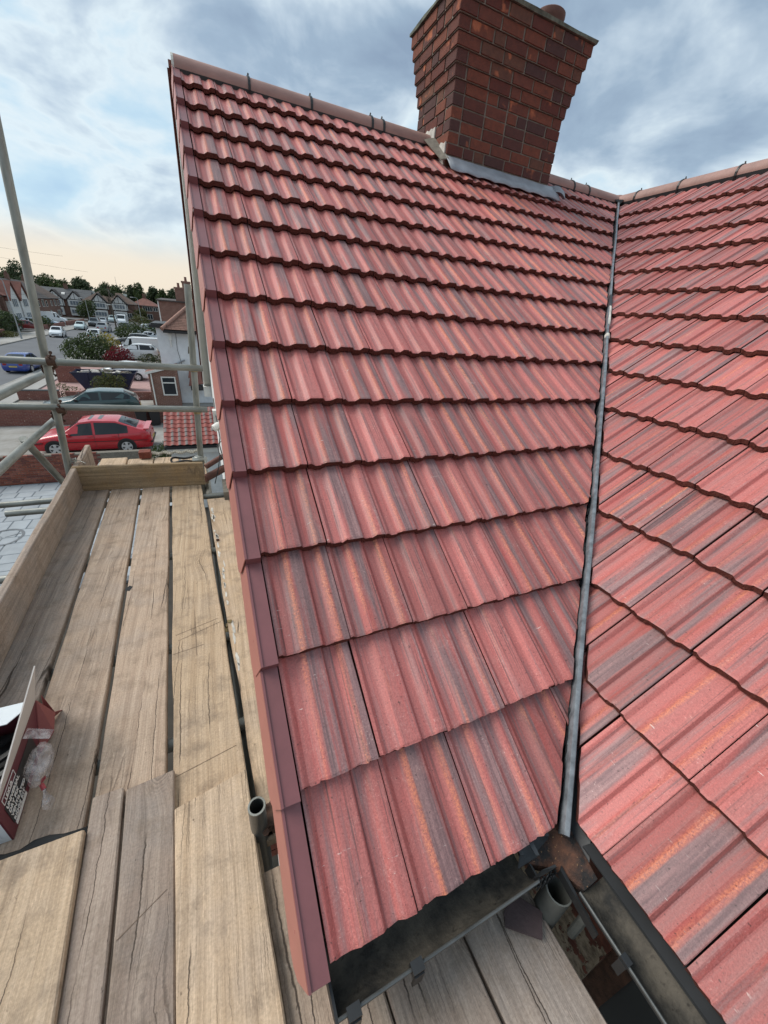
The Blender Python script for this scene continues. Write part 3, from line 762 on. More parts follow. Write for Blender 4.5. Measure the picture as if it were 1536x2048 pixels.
# lap joint and white sealant
b = MB(); rs = []
for s, q in ((2.05, 1.10), (2.12, 1.14), (2.2, 1.14)):
    c = VP(s, .0125); rs.append([c + sd_ * a * q + up_ * h * q for a, h in ((-.0125, -.02), (-.0118, .006), (-.0075, .0145), (.0, .0165), (.0075, .0145), (.0118, .006), (.0125, -.02))])
b.rings(rs); b.build('lap_joint', 'valley_grp', valley, True)
b = MB(); rnd = random.Random(9); rs = []
for s, q in ((2.20, 1.02), (2.23, 1.10), (2.27, 1.07), (2.31, 1.12), (2.37, 1.05), (2.42, 1.02)):
    c = VP(s, .013); rs.append([c + sd_ * (a * q + rnd.uniform(-.002, .002)) + up_ * (h * q + .0012) for a, h in ((-.0118, .004), (-.0075, .0145), (.0, .0165), (.004, .0155))] + [c + up_ * .004, c - sd_ * .009])
b.rings(rs); b.build('sealant', 'white_mortar', valley)
b = MB(); rs = []
for s, q in ((2.52, 1.05), (2.535, 1.12), (2.55, 1.05)):
    c = VP(s, .013); rs.append([c + sd_ * a * q + up_ * (h * q + .001) for a, h in ((-.016, .0), (-.0075, .0145), (.0, .0165), (.0075, .0145), (.016, .0))] + [c])
b.rings(rs); b.build('sealant', 'white_mortar', valley)

# walls
b = MB(); b.slab([(0.03, -3.45, 0), (0.03, 3.45, 0), (0.03, 3.45, 5.3), (0.03, 0, 7.62), (0.03, -3.45, 5.25)], (0.22, 0, 0)); gw = b.build('gable_wall', 'render_white', house)
b = MB(); b.box(0.25, 0.93, -3.45, -3.2, 0, 5.18); b.build('front_wall', 'peeling_paint', house)
wallr = MB(); XW = 0.93
wallr.box(XW, XW + .25, -3.99, -3.2, 0, 5.2); wallr.box(XW, XW + .25, -5.2, -3.99, 0, 3.3); wallr.box(XW, XW + .25, -5.2, -3.99, 4.95, 5.2); wallr.box(XW, XW + .25, -8, -5.2, 0, 5.2)
wallr = wallr.build('wing_wall', 'peeling_paint', house)
b = MB(); b.box(XW + .05, XW + .11, -5.2, -3.99, 4.88, 4.95); b.box(XW + .05, XW + .11, -5.2, -3.99, 3.3, 3.38); b.box(XW + .05, XW + .11, -4.06, -3.99, 3.38, 4.88); b.box(XW + .05, XW + .11, -4.62, -4.55, 3.38, 4.88); wf = b.build('window_frame', 'rust', house)
b = MB(); b.box(XW + .075, XW + .085, -5.2, -4.06, 3.38, 4.88); b.build('window_pane', 'glass_dark', wf)
b = MB(); b.box(XW - .06, XW - .03, -3.5, -8, 5.02, 5.16); b.build('fascia', 'timber_black', house)
b = MB(); b.box(0.05, XW - .1, -3.72, -3.70, 5.0, 5.14); b.build('fascia', 'timber_black', house)
b = MB(); b.box(XW - .03, XW + .02, -8, -3.5, 5.0, 5.02); b.build('soffit', 'timber_black', house)
b = MB(); b.box(0.05, XW - .1, -3.70, -3.44, 5.0, 5.02); b.build('soffit', 'timber_black', house)

# left gutter
def gutter(name, p0, p1, side, r, parent, depth=1.0, inner='gutter_silt'):
    b = MB(); rs = []
    for p in (p0, p1):
        ring = [p + side * (r * math.cos(a)) + V(0, 0, 1) * (r * depth * math.sin(a)) for a in [PI + PI * j / 14 for j in range(15)]]
        ring += [p + side * ((r - .004) * math.cos(a)) + V(0, 0, 1) * ((r - .004) * depth * math.sin(a)) for a in [2 * PI - PI * j / 14 for j in range(15)]]
        rs.append(ring)
    b.rings(rs); n = 30
    g = b.build(name, 'gutter_dirty', parent, True)
    sb = MB(); rr = r - .0055; rs = []
    for i in range(13):
        p = p0 + (p1 - p0) * (i / 12.0); ring = []
        for j in range(13):
            a = PI + 0.10 + (PI - 0.5) * j / 12
            ring.append(p + side * (rr * math.cos(a)) + V(0, 0, 1) * (rr * depth * math.sin(a) + (.0035 + .002 * math.sin(i * 2.1 + j)) * math.sin(PI * j / 12)))
        rs.append(ring)
    sb.rings(rs, False, False); sb.build('silt', inner, g, True)
    lb = MB(); e0 = p0 - side * 0 ; lb.tube(p0 - side * (r - .001) + V(0, 0, .001), p1 - side * (r - .001) + V(0, 0, .001), .0038, 8); lb.build('front_lip', 'steel_dark', g, True)
    return g
gl = gutter('gutter', V(0.045, -3.79, 5.155), V(0.585, -3.785, 5.15), V(0, 1, 0), 0.060, house)
b = MB(); ring = [V(0.040, -3.79 + .064 * math.cos(a), 5.155 + .066 * math.sin(a)) for a in [PI + PI * j / 14 for j in range(15)]]
b.slab(ring, (0.006, 0, 0)); b.build('end_cap', 'black_plastic', gl)
def bracket(x, y, z, ax, parent):
    b = MB()
    if ax == 'x': b.box(x - .014, x + .014, y - .009, y + .012, z - .012, z + .012); b.box(x - .012, x + .012, y - .012, y - .006, z - .055, z)
    else: b.box(x - .007, x + .010, y - .010, y + .010, z - .008, z + .008); b.box(x - .009, x - .005, y - .009, y + .009, z - .05, z)
    b.build('gutter_bracket', 'black_plastic', parent)
bracket(0.078, -3.853, 5.152, 'x', gl); bracket(0.225, -3.85, 5.152, 'x', gl)
# right gutter
gr = gutter('gutter', V(0.722, -3.90, 5.145), V(0.735, -7.5, 5.13), V(1, 0, 0), 0.052, house, 0.9)
bracket(0.672, -4.025, 5.145, 'y', gr); bracket(0.672, -4.85, 5.145, 'y', gr)
# eaves tray between the right tiles and the gutter
b = MB(); b.slab([(0.735, -3.84, 5.185), (0.742, -7.5, 5.185), (0.83, -7.5, 5.205), (0.83, -3.86, 5.205)], (0, 0, -.006)); b.build('eaves_tray', 'felt', house)
b = MB(); b.slab([(0.05, -3.765, 5.16), (0.66, -3.765, 5.16), (0.66, -3.70, 5.185), (0.05, -3.70, 5.185)], (0, 0, -.005)); b.build('eaves_tray', 'felt', house)
# corner outlet: broken hopper with silt, and the cut downpipe
cb = MB()
cb.slab([(0.585, -3.725, 5.165), (0.70, -3.73, 5.165), (0.745, -3.80, 5.165), (0.735, -3.90, 5.15), (0.70, -3.90, 5.12), (0.665, -3.835, 5.115), (0.60, -3.80, 5.12)], (0, 0, -.03)); cb = cb.build('corner_outlet', 'gutter_debris', house)
b = MB(); b.slab([(.664, -3.97, 5.115), (.669, -3.97, 5.115), (.678, -3.84, 5.13), (.668, -3.845, 5.13)], (0, 0, -.03)); b.slab([(.59, -3.828, 5.105), (.61, -3.836, 5.112), (.64, -3.83, 5.10), (.66, -3.838, 5.118), (.66, -3.832, 5.118), (.62, -3.826, 5.11)], (0, 0, .018)); b.box(.602, .607, -3.84, -3.80, 5.075, 5.12); b.build('broken_edge', 'black_plastic', cb)
rnd = random.Random(4); b = MB()
for i in range(26):
    t = i / 26; x_ = .60 + .07 * t + rnd.uniform(-.004, .004); y_ = -3.842 + rnd.uniform(-.006, .004)
    b.box(x_, x_ + rnd.uniform(.002, .005), y_, y_ + .003, 5.085 - rnd.uniform(0, .012), 5.115 + rnd.uniform(-.01, .012))
o = b.build('torn_fibres', 'felt', cb); o['kind'] = 'stuff'
b = MB()
for i in range(3):
    x_ = (.56, .598, .655)[i]; L_ = (.018, .034, .012)[i]
    b.slab([(x_, -3.755, 5.188), (x_ + .016, -3.755, 5.188), (x_ + .013, -3.775 - L_, 5.178), (x_ + .003, -3.772 - L_, 5.178)], (0, 0, .0025))
b.build('lead_tails', 'valley_grp', cb)
b = MB(); b.pipe((0.657, -3.868, 5.085), (0.657, -3.868, 0.1), .034, .030); dp = b.build('downpipe', 'pipe_grey', house, True)
b = MB(); b.pipe((0.70, -3.93, 5.05), (0.70, -3.93, 4.93), .012, .009, 10); b.build('pipe_stub', 'pipe_grey', dp)

# gable wall fittings: cable, lamp, alarm box
b = MB(); rnd = random.Random(3); pts = [(0.018, 1.6, 5.28), (0.016, 1.0, 5.22), (0.01, 0.5, 5.30), (0.018, 0.1, 5.18), (0.0, -.25, 5.22), (0.018, -.4, 5.12), (0.016, -.62, 5.10), (0.012, -.75, 4.95)]
b.path(pts, .006); b.build('cable', 'cable', gw)
b = MB(); b.path([(0.02, -.28, 5.26), (-.02, -.34, 5.24), (-.01, -.42, 5.18), (.02, -.46, 5.13)], .004); b.path([(-.005, -.45, 5.2), (-.035, -.52, 5.08), (-.08, -.58, 4.96)], .004); b.build('cable', 'cable', gw)
b = MB(); b.lathe([(0.012, 0), (0.035, .005), (0.038, .06), (0.03, .085), (0.012, .10)], (0, 0, 0), 16); lm = b.build('wall_lamp', 'upvc_white', gw, True)
lm.matrix_world = Matrix.Translation((-.035, -.02, 5.31)) @ Matrix.Rotation(math.radians(65), 4, 'Y') @ Matrix.Rotation(math.radians(-20), 4, 'X')
b = MB(); b.box(-.02, .03, .62, .72, 5.12, 5.34); b.build('alarm_box', 'upvc_white', gw)
b = MB(); b.box(-.026, -.02, .62, .72, 5.12, 5.3); b.build('alarm_cover', 'lamp_red', gw)
b = MB(); b.box(-0.02, 0.03, -.95, -.66, 4.80, 5.03); b.build('render_patch', 'mortar', gw)

# ------------------------------------------------------------------ chimney stack
chim = thing('chimney_stack', 'dark red brick chimney stack with corbelled head, standing through the ridge', 'chimney', (2.64, -0.05, 7.4))
CXA, CXB, CYA, CYB = 2.045, 3.215, -0.35, 0.26
BH, MJ = 0.0655, 0.0115
bmesh_cache = {}
def brick_mesh(l, dp=0.1, h=BH, mat='chimney_brick', var=0):
    k = (round(l, 3), round(dp, 3), mat, var)
    if k not in bmesh_cache:
        rnd = random.Random(zlib.crc32(repr(k).encode())); b = MB(); g = 0.004; j = lambda: rnd.uniform(-.0012, .0012)
        vs = []
        for zz_ in (0, h):
            for x_, y_ in ((0, g), (g, 0), (l - g, 0), (l, g), (l, dp), (0, dp)): vs.append((x_ + j(), y_ + j(), zz_ + j()))
        b.add(vs, [(5, 4, 3, 2, 1, 0), (6, 7, 8, 9, 10, 11)] + [(i, (i + 1) % 6, 6 + (i + 1) % 6, 6 + i) for i in range(6)])
        bmesh_cache[k] = b.mesh('brick', mat)
    return bmesh_cache[k]
def brick_run(p0, dirv, nin, length, z, parent, start, mat='chimney_brick'):
    """bricks along dirv from p0; nin points into the wall"""
    x = 0.0; first = True
    while x < length - 0.02:
        l = start if first else random.choice((0.215, 0.215, 0.215, 0.1025))
        first = False
        if length - x - l < 0.06: l = length - x
        l = min(l, length - x)
        out_ = random.uniform(-.003, .002)
        M = basis(dirv, nin, V(0, 0, 1), p0 + dirv * x + V(0, 0, z) - nin * out_)
        if M.to_3x3().determinant() < 0:
            M = basis(-dirv, nin, V(0, 0, 1), p0 + dirv * (x + l) + V(0, 0, z) - nin * out_)
        o = link('brick', brick_mesh(round(l, 2), 0.1, BH, mat, random.randint(0, 2)), None); o.matrix_world = M; o.parent = parent; o.matrix_parent_inverse = parent.matrix_basis.inverted()
        x += l + 0.010
def fixinv(o, parent):
    o.parent = parent; o.matrix_parent_inverse = parent.matrix_basis.inverted()
z = 7.388; row = 0
core = MB()
while row < 16:
    cb_ = max(0, row - 9) * 0.0145
    xa, xb, ya, yb = CXA - cb_, CXB + cb_, CYA - cb_, CYB + cb_
    full = row % 2 == 0
    st = 0.215 if full else 0.1025
    zf = z
    brick_run(V(xa, ya, 0) if full else V(xa + .1125, ya, 0), V(1, 0, 0), V(0, 1, 0), (xb - xa) if full else (xb - xa - .225), zf, chim, random.choice((0.215, 0.1025, 0.16)))
    if zf > 7.5:
        brick_run(V(xa, ya + .1125, 0) if full else V(xa, ya, 0), V(0, 1, 0), V(1, 0, 0), (yb - ya) - (.1125 if full else 0), zf, chim, random.choice((0.215, 0.1025, 0.16)))
        brick_run(V(xb, ya + .1125, 0) if full else V(xb, ya, 0), V(0, 1, 0), V(-1, 0, 0), (yb - ya) - (.1125 if full else 0), zf, chim, random.choice((0.215, 0.1025, 0.16)))
    rc_ = .007
    core.box(xa + rc_, xb - rc_, ya + rc_, yb - .002, z - .006 if row else z - .3, z + BH + MJ - .006)
    z += BH + MJ; row += 1
o = core.build('mortar_core', 'mortar'); fixinv(o, chim)
ZT = z; ov = 6 * 0.0145 + 0.016
b = MB(); xa, xb, ya, yb = CXA - ov, CXB + ov, CYA - ov, CYB + ov
zb_ = ZT - .004
rs = []
for q, zz_ in ((0.0, zb_), (-.002, zb_ + .022), (.12, zb_ + .06), (.25, zb_ + .09)):
    ring = []
    for t in range(24):
        sd2, fr = divmod(t, 6); fr /= 6
        c = [(xa + q, ya + q), (xb - q, ya + q), (xb - q, yb - q), (xa + q, yb - q)]
        p = c[sd2]; p2 = c[(sd2 + 1) % 4]
        ring.append(V(p[0] + (p2[0] - p[0]) * fr + random.uniform(-.006, .006), p[1] + (p2[1] - p[1]) * fr + random.uniform(-.006, .006), zz_ + random.uniform(-.003, .003)))
    rs.append(ring)
b.rings(rs); o = b.build('flaunching', 'flaunching'); fixinv(o, chim)
for px_ in (3.10, 2.62):
    b = MB(); b.lathe([(.115, 0), (.12, .06), (.112, .10), (.118, .16), (.128, .18), (.135, .20), (.135, .225), (.122, .235), (.11, .23), (.105, .12)], (px_, -.03, zb_ + .05), 28)
    o = b.build('chimney_pot', 'pot_clay', None, True); fixinv(o, chim)
# lead apron along the front, turned end, mortar fillets on the left
b = MB(); ns = 22; top = []; mid = []; bot = []; rnd = random.Random(21)
for i in range(ns + 1):
    t = i / ns; X = CXA - .01 + (CXB + .10 - CXA) * t
    top.append(V(X, CYA - .004, 7.672 - .012 * t + rnd.uniform(-.002, .002)))
    mid.append(V(X, CYA - .010, PL(X, -CYA / CL).z + .060 + rnd.uniform(-.002, .002)))
    sb_ = (-CYA + .012) / CL + .115 + .018 * math.sin(i * 1.9) + .012 * t
    bot.append(PL(X, sb_, .026 + .006 * math.sin(i * 1.9 + 1)))
b.rings([top, mid, [m_ + (q_ - m_) * .5 + V(0, 0, .004) for m_, q_ in zip(mid, bot)], bot], False, False)
o = b.build('lead_apron', 'lead', None, True); fixinv(o, chim)
md = o.modifiers.new('thick', 'SOLIDIFY'); md.thickness = .004
b = MB(); rs = []
for i in range(7):
    t = i / 6; c = PL(CXB + .05 + .10 * t, .40 + .10 * t, .03 + .025 * math.sin(PI * t)); w_ = .05 - .01 * t
    rs.append([c + V(-.02, 0, .0) + upL * w_, c + upL * w_ * .2 + nL * .03, c - upL * w_ + nL * .005, c - upL * w_ * .2 - nL * .01])
b.rings(rs); o = b.build('lead_turned_end', 'lead', None, True); fixinv(o, chim)
for (ya, yb, za, zb2, mt) in ((-.33, -.20, 7.62, 7.78, 'white_mortar'), (-.12, .06, 7.80, 7.93, 'white_mortar')):
    b = MB(); n_ = 6; pts = []
    for i in range(n_): pts.append((CXA - .012, ya + (yb - ya) * i / (n_ - 1), za + random.uniform(-.012, .012) + (yb - ya) * .5 * i / n_ * (1 if ya > -.2 else -.5)))
    for i in range(n_): pts.append((CXA - .012, yb + (ya - yb) * i / (n_ - 1), zb2 + random.uniform(-.015, .012)))
    b.slab(pts, (.02, 0, 0)); o = b.build('mortar_fillet', mt); fixinv(o, chim)
b = MB(); b.slab([PL(CXA - .09, .10, .02), PL(CXA + .0, .10, .05), PL(CXA + .0, .45, .05), PL(CXA - .05, .42, .02)], (0, 0, .008)); o = b.build('mortar_fillet', 'mortar'); fixinv(o, chim)

# ------------------------------------------------------------------ scaffold
DZ = 4.98
def dx(x, y): return x - 0.046 * (y + 0.63)       # boards run a little askew of the house
scaf = thing('scaffold', 'galvanised tube and coupler scaffold carrying the board deck beside the gable', 'scaffold', (-0.6, -2, 0))
def tubep(p0, p1, nm='scaffold_tube', r=.0242, mt='galvanised', hollow=False):
    p0 = V(*p0); p1 = V(*p1); L_ = (p1 - p0).length
    b = MB()
    if hollow: b.pipe((0, 0, 0), (0, 0, L_), r, r - .004)
    else: b.tube((0, 0, 0), (0, 0, L_), r, 18)
    o = b.build(nm, mt, None, True)
    o.matrix_world = Matrix.Translation(p0) @ (p1 - p0).to_track_quat('Z', 'Y').to_matrix().to_4x4()
    fixinv(o, scaf); return o
pole_dir = (V(-.964, -.45, 7.143) - V(-1.128, -.45, 5.223))
pb = V(-1.147, -.45, 5.0)
tubep(pb - pole_dir * .5, pb + pole_dir * 1.7)
p2d = (V(-.083, -.45, 6.547) - V(-.170, -.45, 5.160))
p2b = V(-.177, -.45, 5.05)
tubep(p2b - p2d * .2, p2b + p2d * 1.06)
tubep((-2.2, -.50, 5.970), (-.055, -.50, 5.936))          # top end rail
tubep((-2.2, -.50, 5.672), (-.06, -.50, 5.606))            # lower end rail
tubep((-1.17, -.10, 5.825), (-1.13, -3.6, 5.83))            # side rails
tubep((-1.17, -.16, 5.495), (-1.13, -3.6, 5.47))
tubep((-1.25, -.72, 5.47), (-1.24, -.24, 4.88))             # brace
tubep((-2.6, -.53, 4.90), (-.4, -.50, 4.90))               # transoms carry the boards
for y_ in (-.72, -1.62, -2.45, -2.95, -3.35): tubep((-1.5, y_, 4.915), (.1, y_ - .03, 4.915))
tubep((-1.12, .4, 4.865), (-1.0, -5.4, 4.865)); tubep((-.16, .4, 4.865), (-.08, -3.3, 4.865))
tubep((-.5, -3.95, 4.915), (.6, -3.97, 4.915)); tubep((-.5, -4.6, 4.915), (.62, -4.6, 4.915))
tubep((-.056, -3.42, 0), (-.056, -3.40, 5.13), hollow=True, mt='steel_dark')
tubep((-.14, -.40, 5.06), (.02, -.30, 5.12), mt='pot_clay'); tubep((-.16, -.52, 4.99), (.02, -.36, 5.02), r=.034, mt='pot_clay')
b = MB(); b.pipe((0, 0, 0), (0, 0, .004), .0247, .0195); o = b.build('tube_rim', 'galvanised', None, True); o.matrix_world = Matrix.Translation((-.056, -3.40, 5.1302)); fixinv(o, scaf)
tubep((-1.13, -3.4, 0), (-1.13, -3.4, 6.3))
def coupler(p, axis='x', mt='rust', s=1.0):
    b = MB(); p = V(*p)
    a = {'x': V(1, 0, 0), 'y': V(0, 1, 0), 'z': V(0, 0, 1)}[axis]
    b.tube(p - a * .026 * s, p + a * .026 * s, .0315 * s, 12)
    q = a.orthogonal().normalized(); q2 = a.cross(q)
    b.box(-.02, .02, -.012, .012, -.012, .012, 0, Matrix.Translation(p + q * .034 * s))
    b.tube(p + q * .03 * s + q2 * .02, p + q * .062 * s + q2 * .02, .006, 8); b.tube(p + q * .052 * s + q2 * .02, p + q * .064 * s + q2 * .02, .0105, 6)
    b.tube(p + q2 * .03 * s, p + q2 * .056 * s, .0055, 8); b.tube(p + q2 * .046 * s, p + q2 * .058 * s, .010, 6)
    b.tube(p - q2 * .03 * s, p - q2 * .045 * s, .012, 6)
    o = b.build('coupler', mt, None, True); fixinv(o, scaf); return o
for zz_ in (5.955, 5.62):
    t_ = (zz_ - 5.0) / pole_dir.z; pp = pb + pole_dir * t_
    coupler((pp.x + .045, pp.y - .05, zz_ + .0), 'x', 'rust', .98); coupler((pp.x, pp.y, zz_ - .02), 'z', 'galvanised', .92); coupler((pp.x - .02, pp.y + .05, zz_ - .075), 'y')
for zz_, mt in ((5.932, 'brass_bolt'), (5.592, 'brass_bolt')):
    t_ = (zz_ - 5.05) / p2d.z; pp = p2b + p2d * t_; coupler((pp.x, pp.y - .02, zz_), 'z', mt, .95)
coupler((-.04, -3.385, 4.985), 'x'); coupler((-.03, -3.385, 5.0), 'z'); coupler((-.01, -3.37, 4.93), 'y')
coupler((-.08, -2.45, 4.91), 'x', 'brass_bolt'); coupler((-.10, -1.62, 4.91), 'x')
# wire lashing round the corner post, strap at the other post
b = MB()
for q in (0, .012, .02):
    n_ = 20; b.path([(-1.105 + .030 * math.cos(2 * PI * i / n_), -.43 + .030 * math.sin(2 * PI * i / n_), 5.185 + q + .006 * math.sin(i)) for i in range(n_ + 1)] + ([(-1.06, -.42, 5.19), (-1.0, -.5, 5.192)] if q == .012 else []), .0032)
o = b.build('wire_lashing', 'galvanised'); fixinv(o, scaf)
b = MB(); b.lathe([(.030, -.022), (.036, -.018), (.036, .018), (.030, .022)], (-.185, -.475, 5.17), 16); b.box(-.235, -.14, -.57, -.47, 5.155, 5.185); o = b.build('board_clip', 'galvanised'); fixinv(o, scaf)

# ------------------------------------------------------------------ boards
def board(name, label, xa, ya, yb, z, wd=.225, th=.038, mt='board_wood', skew=0.046, far=(0, 0), wear=.003, cat='plank', group=None, seed=None):
    """plank from near end yb to far end ya; xa = left edge at y = -0.63; far = y offsets of the left/right far corner"""
    rnd = random.Random(seed if seed is not None else zlib.crc32(label.encode()))
    b = MB(); n = 16; c = .004; rs = []; ym = (ya + yb) / 2
    for i in range(n + 1):
        t = i / n; y = yb + (ya - yb) * t
        l = rnd.uniform(-wear, wear) * .6; r = rnd.uniform(-wear, wear) * .6
        fl, fr = (far if i == n else (0, 0))
        ring = []
        for (u, w_) in ((0 + l, c), (c + l, 0), (wd - c + r, 0), (wd + r, c), (wd + r, th - c), (wd - c + r, th), (wd * .5, th + rnd.uniform(-.0006, .0006)), (c + l, th), (0 + l, th - c)):
            fy = fl + (fr - fl) * max(0, min(1, u / wd))
            ring.append(V(u - wd / 2 - skew * (y - ym), y - ym + fy, w_ - th))
        rs.append(ring)
    b.rings(rs)
    o = b.build(name, mt); o.location = (xa + wd / 2 - skew * (ym + .63), ym, z)
    return tag(o, label, cat, group)
GB_ = 'scaffold boards of the deck'
board('scaffold_board', 'greyish deck board lying against the left toe board, carton standing on it', -1.088, -.55, -4.9, DZ, .207, mt='board_wood_grey', group=GB_)
board('scaffold_board', 'tan deck board with a chipped square hole, second from the left toe board', -.860, -.58, -3.9, DZ, .203, mt='board_wood', group=GB_)
board('scaffold_board', 'plain tan deck board in the middle of the long deck run', -.638, -.58, -3.9, DZ, .197, mt='board_wood', group=GB_)
board('scaffold_board', 'rough scored deck board with big knot, nearest the hollow post', -.418, -.58, -3.9, DZ, .225, mt='board_wood_light', wear=.006, group=GB_)
board('scaffold_board', 'narrow plaster splashed board tucked under the tiled verge', -.164, -.90, -3.42, DZ - .02, .215, mt='board_wood_light', wear=.008, group=GB_, skew=.042)
ZU = DZ + .040
board('scaffold_board', 'pale thick board at the bottom left corner lapped over dark felt', -.863, -3.225, -5.2, ZU + .004, .225, mt='board_wood_light', far=(0.0, 0.0), group=GB_)
board('scaffold_board', 'weathered narrow half of a split grey board at the lower left', -.637, -3.128, -5.2, ZU - .016, .083, mt='board_wood_grey', group=GB_)
board('scaffold_board', 'weathered grey board with knot and saw cut, lapped over the middle board', -.545, -3.135, -5.2, ZU - .016, .134, mt='board_wood_grey', far=(-.004, .008), group=GB_)
board('scaffold_board', 'clean pale board with an oblique sawn end beside the hollow post', -.408, -3.25, -5.2, ZU, .211, mt='board_wood_light', far=(-.012, .03), group=GB_)
for i, (xa_, lab, mt) in enumerate(((-.198, 'board under the gutter end cap at bottom centre', 'board_wood'), (.030, 'board between the two brown gaps below the black gutter', 'board_wood_grey'), (.262, 'rightmost deck board, cracked, with the slate shard on it', 'board_wood_grey'))):
    board('scaffold_board', lab, xa_, -3.50, -5.2, DZ - .004 * i, .222, mt=mt, group=GB_)
for i, (xa_, lab) in enumerate(((-1.03, 'leftmost board of the far bay beyond the toe board'), (-.80, 'board left of centre in the far bay beyond the toe board'), (-.575, 'board right of centre in the far bay beyond the toe board'), (-.34, 'rightmost board of the far bay beyond the toe board'))):
    board('scaffold_board', lab, xa_, (.26, .20, .20, .12)[i], -.50, DZ - .01, .215, mt='board_wood_light', group='boards of the far bay')
# packing wedge and end brick on the far bay
b = MB(); b.slab([(-.93, -.28, DZ), (-.68, -.12, DZ), (-.66, -.22, DZ), (-.80, -.36, DZ)], (0, 0, .06)); o = tag(b.build('timber_offcut', 'board_wood_light'), 'wedge shaped timber offcut lying behind the end toe board', 'timber')
bo = link('brick', brick_mesh(.1, .1, .065, 'garden_brick', 1), None); bo.location = (-.74, .16, DZ); tag(bo, 'single red brick end standing on the far scaffold boards', 'brick')
b = MB()
for i in range(30):
    y_ = .25 + .02 * math.sin(i); x_ = -.66 + i * .0165
    b.tube((x_, y_ - .012, DZ + .012), (x_ + .013, y_ + .012, DZ + .03), .008, 8)
tag(b.build('twisted_rope', 'rope'), 'striped twisted rope lying along the far edge of the boards', 'rope')
b = MB(); b.path([(-.33 + .12 * math.cos(a), -.02 + .07 * math.sin(a), DZ + .03 + .012 * math.sin(3 * a)) for a in [2 * PI * i / 24 for i in range(40)]], .010, 8); tag(b.build('hose_coil', 'rubber', None, True), 'black hose coil lying beside the far scaffold post', 'hose')
# toe boards
def toe(name, label, p0, p1, h, th, mt, seed):
    rnd = random.Random(seed); p0 = V(*p0); p1 = V(*p1); d_ = (p1 - p0); L_ = d_.length; d_.normalize(); nn = V(0, 0, 1).cross(d_)
    b = MB(); rs = []; n = 12; c = .004
    for i in range(n + 1):
        y = L_ * (i / n - .5); j = rnd.uniform(-.003, .003)
        rs.append([V(u, y, w_ + (j if w_ > h / 2 else 0)) for u, w_ in ((0, c), (c, 0), (th - c, 0), (th, c), (th, h - c), (th - c, h), (c, h), (0, h - c))])
    b.rings(rs); o = b.build(name, mt)
    o.matrix_world = basis(-nn, d_, V(0, 0, 1), p0 + d_ * (L_ / 2))
    return tag(o, label, 'toe board')
toe('toe_board', 'long greyish toe board on edge along the left side of the deck', (-.945, -3.8, DZ), (-1.118, .05, DZ), .195, .038, 'board_wood_grey', 3)
toe('toe_board', 'brown stained toe board across the far end of the deck', (-1.085, -.525, DZ), (-.155, -.60, DZ + .0), .205, .036, 'board_wood_brown', 8)
# felt under the lapped board, slate shard
b = MB(); n_ = 14; rs = []
for i in range(n_ + 1):
    t = i / n_; x_ = -.98 + .462 * t
    e_ = -3.172 - .024 * t + .007 * math.sin(i * 1.3)
    rs.append([V(x_, e_, DZ + .010 + .006 * math.sin(i * 2.0)), V(x_, e_ - .014, DZ + .020), V(x_, -3.5, DZ + .004)])
b.rings(rs, False, False); o = b.build('roofing_felt', 'felt', None, True); tag(o, 'strip of dark roofing felt sticking out under the bottom left board', 'felt'); md = o.modifiers.new('t', 'SOLIDIFY'); md.thickness = .003
b = MB(); b.slab([(.529, -3.831, DZ + .002), (.575, -3.805, DZ + .002), (.626, -3.872, DZ + .008), (.586, -3.913, DZ + .010), (.512, -3.855, DZ + .004)], (0, 0, .006)); tag(b.build('slate_shard', 'slate_purple'), 'broken purple slate shard lying on the board below the gutter', 'slate')
# brick pier below the narrow gap
pier = thing('brick_pier', 'red brick pier seen down the gap between boards beside the hollow post', 'pier', (-.1, -2.75, 0))
zz_ = 3.62; k = 0
core = MB(); core.box(-.27, .01, -2.93, -2.62, 0, 4.30); o = core.build('mortar_core', 'mortar'); fixinv(o, pier)
while zz_ < 4.29:
    o = None
    for (xq, l) in (((-.28, .215), (-.055, .08)) if k % 2 else ((-.28, .1), (-.17, .19))):
        o = link('brick', brick_mesh(l, .1, BH, 'garden_brick', k % 3), None); o.matrix_world = Matrix.Translation((xq, -2.94, zz_)); fixinv(o, pier)
    zz_ += BH + MJ; k += 1
o = link('brick', brick_mesh(.29, .3, .06, 'garden_brick', 0), None); o.matrix_world = Matrix.Translation((-.275, -2.935, zz_)); fixinv(o, pier)
b = MB(); b.box(-11, 6, -9, 2.0, -.05, 0.015); structure('yard', b, 'soil_shaded')

# ------------------------------------------------------------------ carton, flaps, bag
box = thing('cardboard_box', 'opened maroon cardboard carton with white lettering on the left deck boards', 'box', (-.86, -2.97, DZ))
bx0, bx1, by0, by1, bz, bh = -1.02, -.708, -3.155, -2.785, DZ + .001, .140
skx = lambda y: -.036 * (y + 3.155)
def bp(x, y, z_): return V(x + skx(y), y, bz + z_)
t_ = .005
def cp(nm, mt, *pts, off=None):
    b = MB(); b.slab(pts, off); o = b.build(nm, mt); fixinv(o, box); return o
side = cp('side_panel', 'card_maroon', bp(bx1, by0, 0), bp(bx1, by1, 0), bp(bx1, by1, bh), bp(bx1, by0, bh), off=(-t_, 0, 0))
cp('side_panel', 'card_grey', bp(bx0, by0, 0), bp(bx0, by1, 0), bp(bx0, by1, bh), bp(bx0, by0, bh), off=(t_, 0, 0))
cp('end_panel', 'card_maroon', bp(bx0 + t_, by1, 0), bp(bx1 - t_, by1, 0), bp(bx1 - t_, by1, bh), bp(bx0 + t_, by1, bh), off=(0, -t_, 0))
cp('end_panel', 'card_white', bp(bx0 + t_, by0, 0), bp(bx1 - t_, by0, 0), bp(bx1 - t_, by0, bh), bp(bx0 + t_, by0, bh), off=(0, t_, 0))
